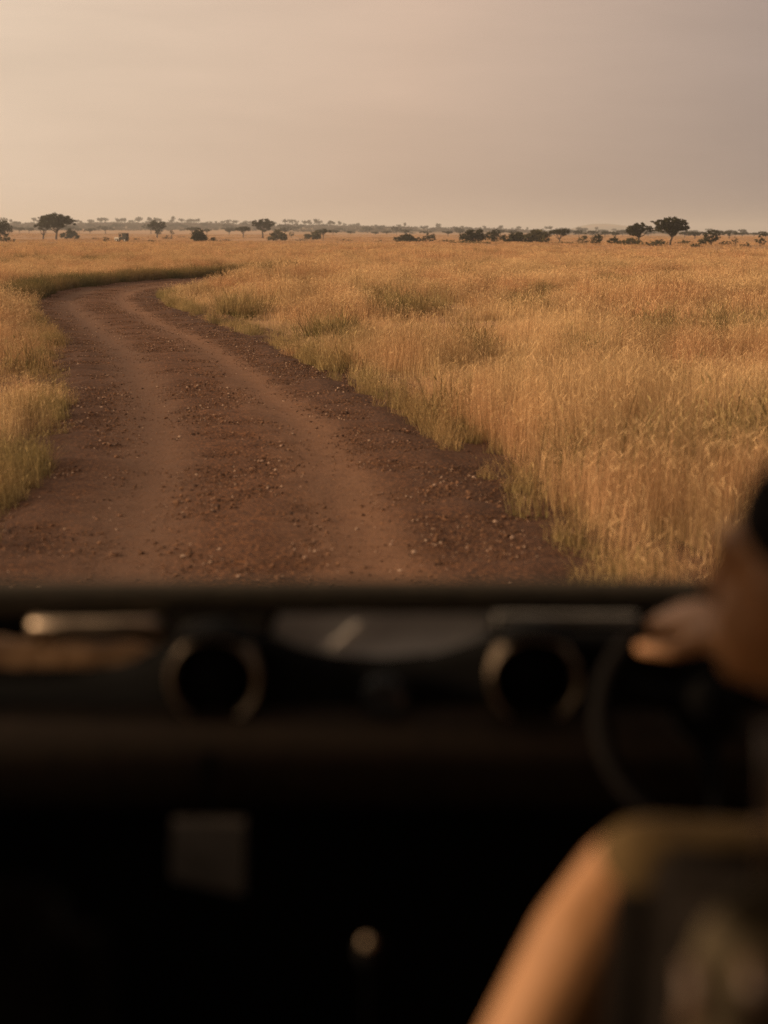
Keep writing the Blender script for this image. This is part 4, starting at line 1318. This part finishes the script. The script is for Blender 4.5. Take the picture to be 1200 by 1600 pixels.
# left arm: elbow out to the left, hand resting at the gear lever side
EL_L = pix(775, 1738, 1.19)
WR_L = Vector((.10, 1.50, 1.20))
b_cap(bm, SH_L + Vector((.004, 0, -.010)), .050, SH_L.lerp(EL_L, .35) + Vector((.003, 0, 0)), .057); b_cap(bm, SH_L.lerp(EL_L, .35) + Vector((.003, 0, 0)), .057, EL_L, .048); b_cap(bm, EL_L, .048, EL_L.lerp(WR_L, .35), .044); b_cap(bm, EL_L.lerp(WR_L, .35), .044, WR_L, .028)


def hand(bm, wrist, palm_dir, up, grip, side, curl=1.0):
    """palm and five fingers closing round a rim that runs along 'grip'"""
    pd = Vector(palm_dir).normalized(); u = Vector(up).normalized(); g = Vector(grip).normalized()
    w = Vector(wrist)
    for k in (-1.5, -.5, .5, 1.5):
        base = w + pd * .088 + g * (k * .0195)
        b_cap(bm, w + g * k * .010, .019, base, .0135)
        ln = {-1.5: .86, -.5: 1.0, .5: 1.03, 1.5: .92}[k] if side > 0 else {-1.5: .92, -.5: 1.03, .5: 1.0, 1.5: .86}[k]
        d1 = (pd * .75 - u * .65 * curl).normalized(); d2 = (-u * .95 + pd * .0 - pd * .25 * curl).normalized(); d3 = (-pd * .95 - u * .25).normalized()
        p1 = base + d1 * .040 * ln; p2 = p1 + d2 * .028 * ln; p3 = p2 + d3 * .022 * ln
        b_cap(bm, base, .0110, p1, .0098); b_cap(bm, p1, .0098, p2, .0090); b_cap(bm, p2, .0090, p3, .0080)
    tb = w + pd * .03 + g * (side * .026)
    t1 = tb + (pd * .5 + g * side * .8 - u * .25).normalized() * .042
    t2 = t1 + (pd * .85 + g * side * .35 - u * .25).normalized() * .032
    t3 = t2 + (pd * .8 - g * side * .0 - u * .4).normalized() * .024
    b_cap(bm, w + pd * .015 + g * side * .012, .019, tb, .016); b_cap(bm, tb, .016, t1, .0125); b_cap(bm, t1, .0125, t2, .0110); b_cap(bm, t2, .0110, t3, .0095)


hand(bm, WR_L, (-.2, .9, -.25), (0, .2, 1), (1, .1, 0), 1, .6)
# right arm up to the top of the wheel, fingers over the rim
HT = pix(1062, 958, 1.90)                      # where the knuckles are
WR_R = pix(1150, 1005, 1.82)
EL_R = Vector((SH_R.x + .14, 1.64, SH_R.z + .0))
b_cap(bm, SH_R, .052, SH_R.lerp(EL_R, .4), .054); b_cap(bm, SH_R.lerp(EL_R, .4), .054, EL_R, .042); b_cap(bm, EL_R, .042, EL_R.lerp(WR_R, .3), .045); b_cap(bm, EL_R.lerp(WR_R, .3), .045, WR_R, .030)
pdv = (HT - WR_R).normalized()
hand(bm, WR_R, pdv, (0.1, -.55, .8), (pdv.cross(Vector((0.1, -.55, .8)))).normalized(), -1, .55)
# legs forward to the pedals
for s in (-1, 1):
    hip = PV + Vector((s * .09, .02, -.05)); kn = Vector((HC.x + s * .13, 1.80, PV.z + .04)); an = Vector((HC.x + s * .10, 2.06, .76))
    b_cap(bm, hip, .088, kn, .060); b_cap(bm, kn, .058, kn.lerp(an, .35), .058); b_cap(bm, kn.lerp(an, .35), .058, an, .038)
    b_cap(bm, an, .04, an + Vector((0, .10, -.05)), .034)
fuse('body', bm, M['skin'], driver, .0055, 3)
# sleeveless olive shirt over the trunk
bm = bmesh.new()
b_cap(bm, SH_L + Vector((.020, -.012, .002)), .057, NK + Vector((-.03, 0, -.03)), .062)
b_cap(bm, SH_R + Vector((-.034, 0, -.004)), .058, NK + Vector((.03, 0, -.03)), .062)
b_blob(bm, CH, (.187, .128, .212)); b_blob(bm, CH.lerp(PV, .55), (.17, .12, .21)); b_blob(bm, PV + Vector((0, 0, .03)), (.187, .137, .12))
b_cap(bm, NK + Vector((0, .0, -.01)), .074, NK + Vector((0, .004, .03)), .067)      # collar
fuse('shirt', bm, M['shirt'], driver, .007, 4)
bm = bmesh.new()
for s in (-1, 1):
    hip = PV + Vector((s * .09, .02, -.05)); kn = Vector((HC.x + s * .13, 1.80, PV.z + .04)); an = Vector((HC.x + s * .10, 2.06, .76))
    b_cap(bm, hip, .098, kn, .070); b_cap(bm, kn, .069, kn.lerp(an, .9), .052)
b_blob(bm, PV + Vector((0, 0, -.03)), (.186, .136, .11))
fuse('trousers', bm, M['trouser'], driver, .009, 3)
bm = bmesh.new()
b_blob(bm, H_(0, -.020, .052), (.081, .094, .088), yaw)
b_blob(bm, H_(0, -.062, .012), (.068, .054, .078), yaw)
fuse('hair', bm, M['hair'], driver, .006, 2)

# khaki bundle hung behind the driver's seat
M['bundle'] = simple('khaki_canvas', (.055, .042, .024), .9, nscale=30, spec=.1)
M['leather'] = simple('tan_leather', (.07, .038, .017), .6, nscale=30)
c0 = pix(1190, 1530, 1.02)
bag = empty('canvas_bag', (c0.x, 1.02, c0.z - .17), 'rounded khaki canvas bag with tan straps hung behind the driver seat', 'bag')
bm = bmesh.new()
b_blob(bm, c0 + Vector((.0, 0, -.02)), (.062, .045, .10)); b_blob(bm, c0 + Vector((.03, 0, -.07)), (.085, .05, .10)); b_blob(bm, c0 + Vector((.02, 0, .03)), (.05, .04, .055))
fuse('bag_body', bm, M['bundle'], bag, .006, 4)
for px in (1088, 1182):
    q = pix(px, 1555, .965)
    bm = bmesh.new()
    b_tube(bm, [q + Vector((0, .014, .016)), q + Vector((0, -.002, .008)), q + Vector((0, -.004, -.012)), q + Vector((0, .014, -.03))], [.010, .012, .012, .010], 8)
    bm_obj('bag_strap', bm, M['leather'], bag, True, world_coords=True)
bm = bmesh.new()
b_tube(bm, [c0 + Vector((.01, .03, .06)), c0 + Vector((.02, .07, .14)), c0 + Vector((.03, .12, .16))], .008, 6)
bm_obj('hanging_loop', bm, M['leather'], bag, True, world_coords=True)

# ------------------------------------------------------------------ dusty air over the plain
bm = bmesh.new()
b_box(bm, (0, 2300, 29.0), (8800, 10900, 62))
hz_m = bpy.data.materials.new('dusty_air')
hz_m.use_nodes = True
nt = hz_m.node_tree
nt.nodes.clear()
ou = nt.nodes.new('ShaderNodeOutputMaterial')
pv_ = nt.nodes.new('ShaderNodeVolumePrincipled')
pv_.inputs['Color'].default_value = (0.86, 0.84, 0.80, 1)
pv_.inputs['Density'].default_value = 0.00023
pv_.inputs['Anisotropy'].default_value = 0.25
nt.links.new(pv_.outputs[0], ou.inputs['Volume'])
haze = bm_obj('haze', bm, hz_m)
tag(haze, 'thin dusty evening air over the whole plain', kind='stuff')
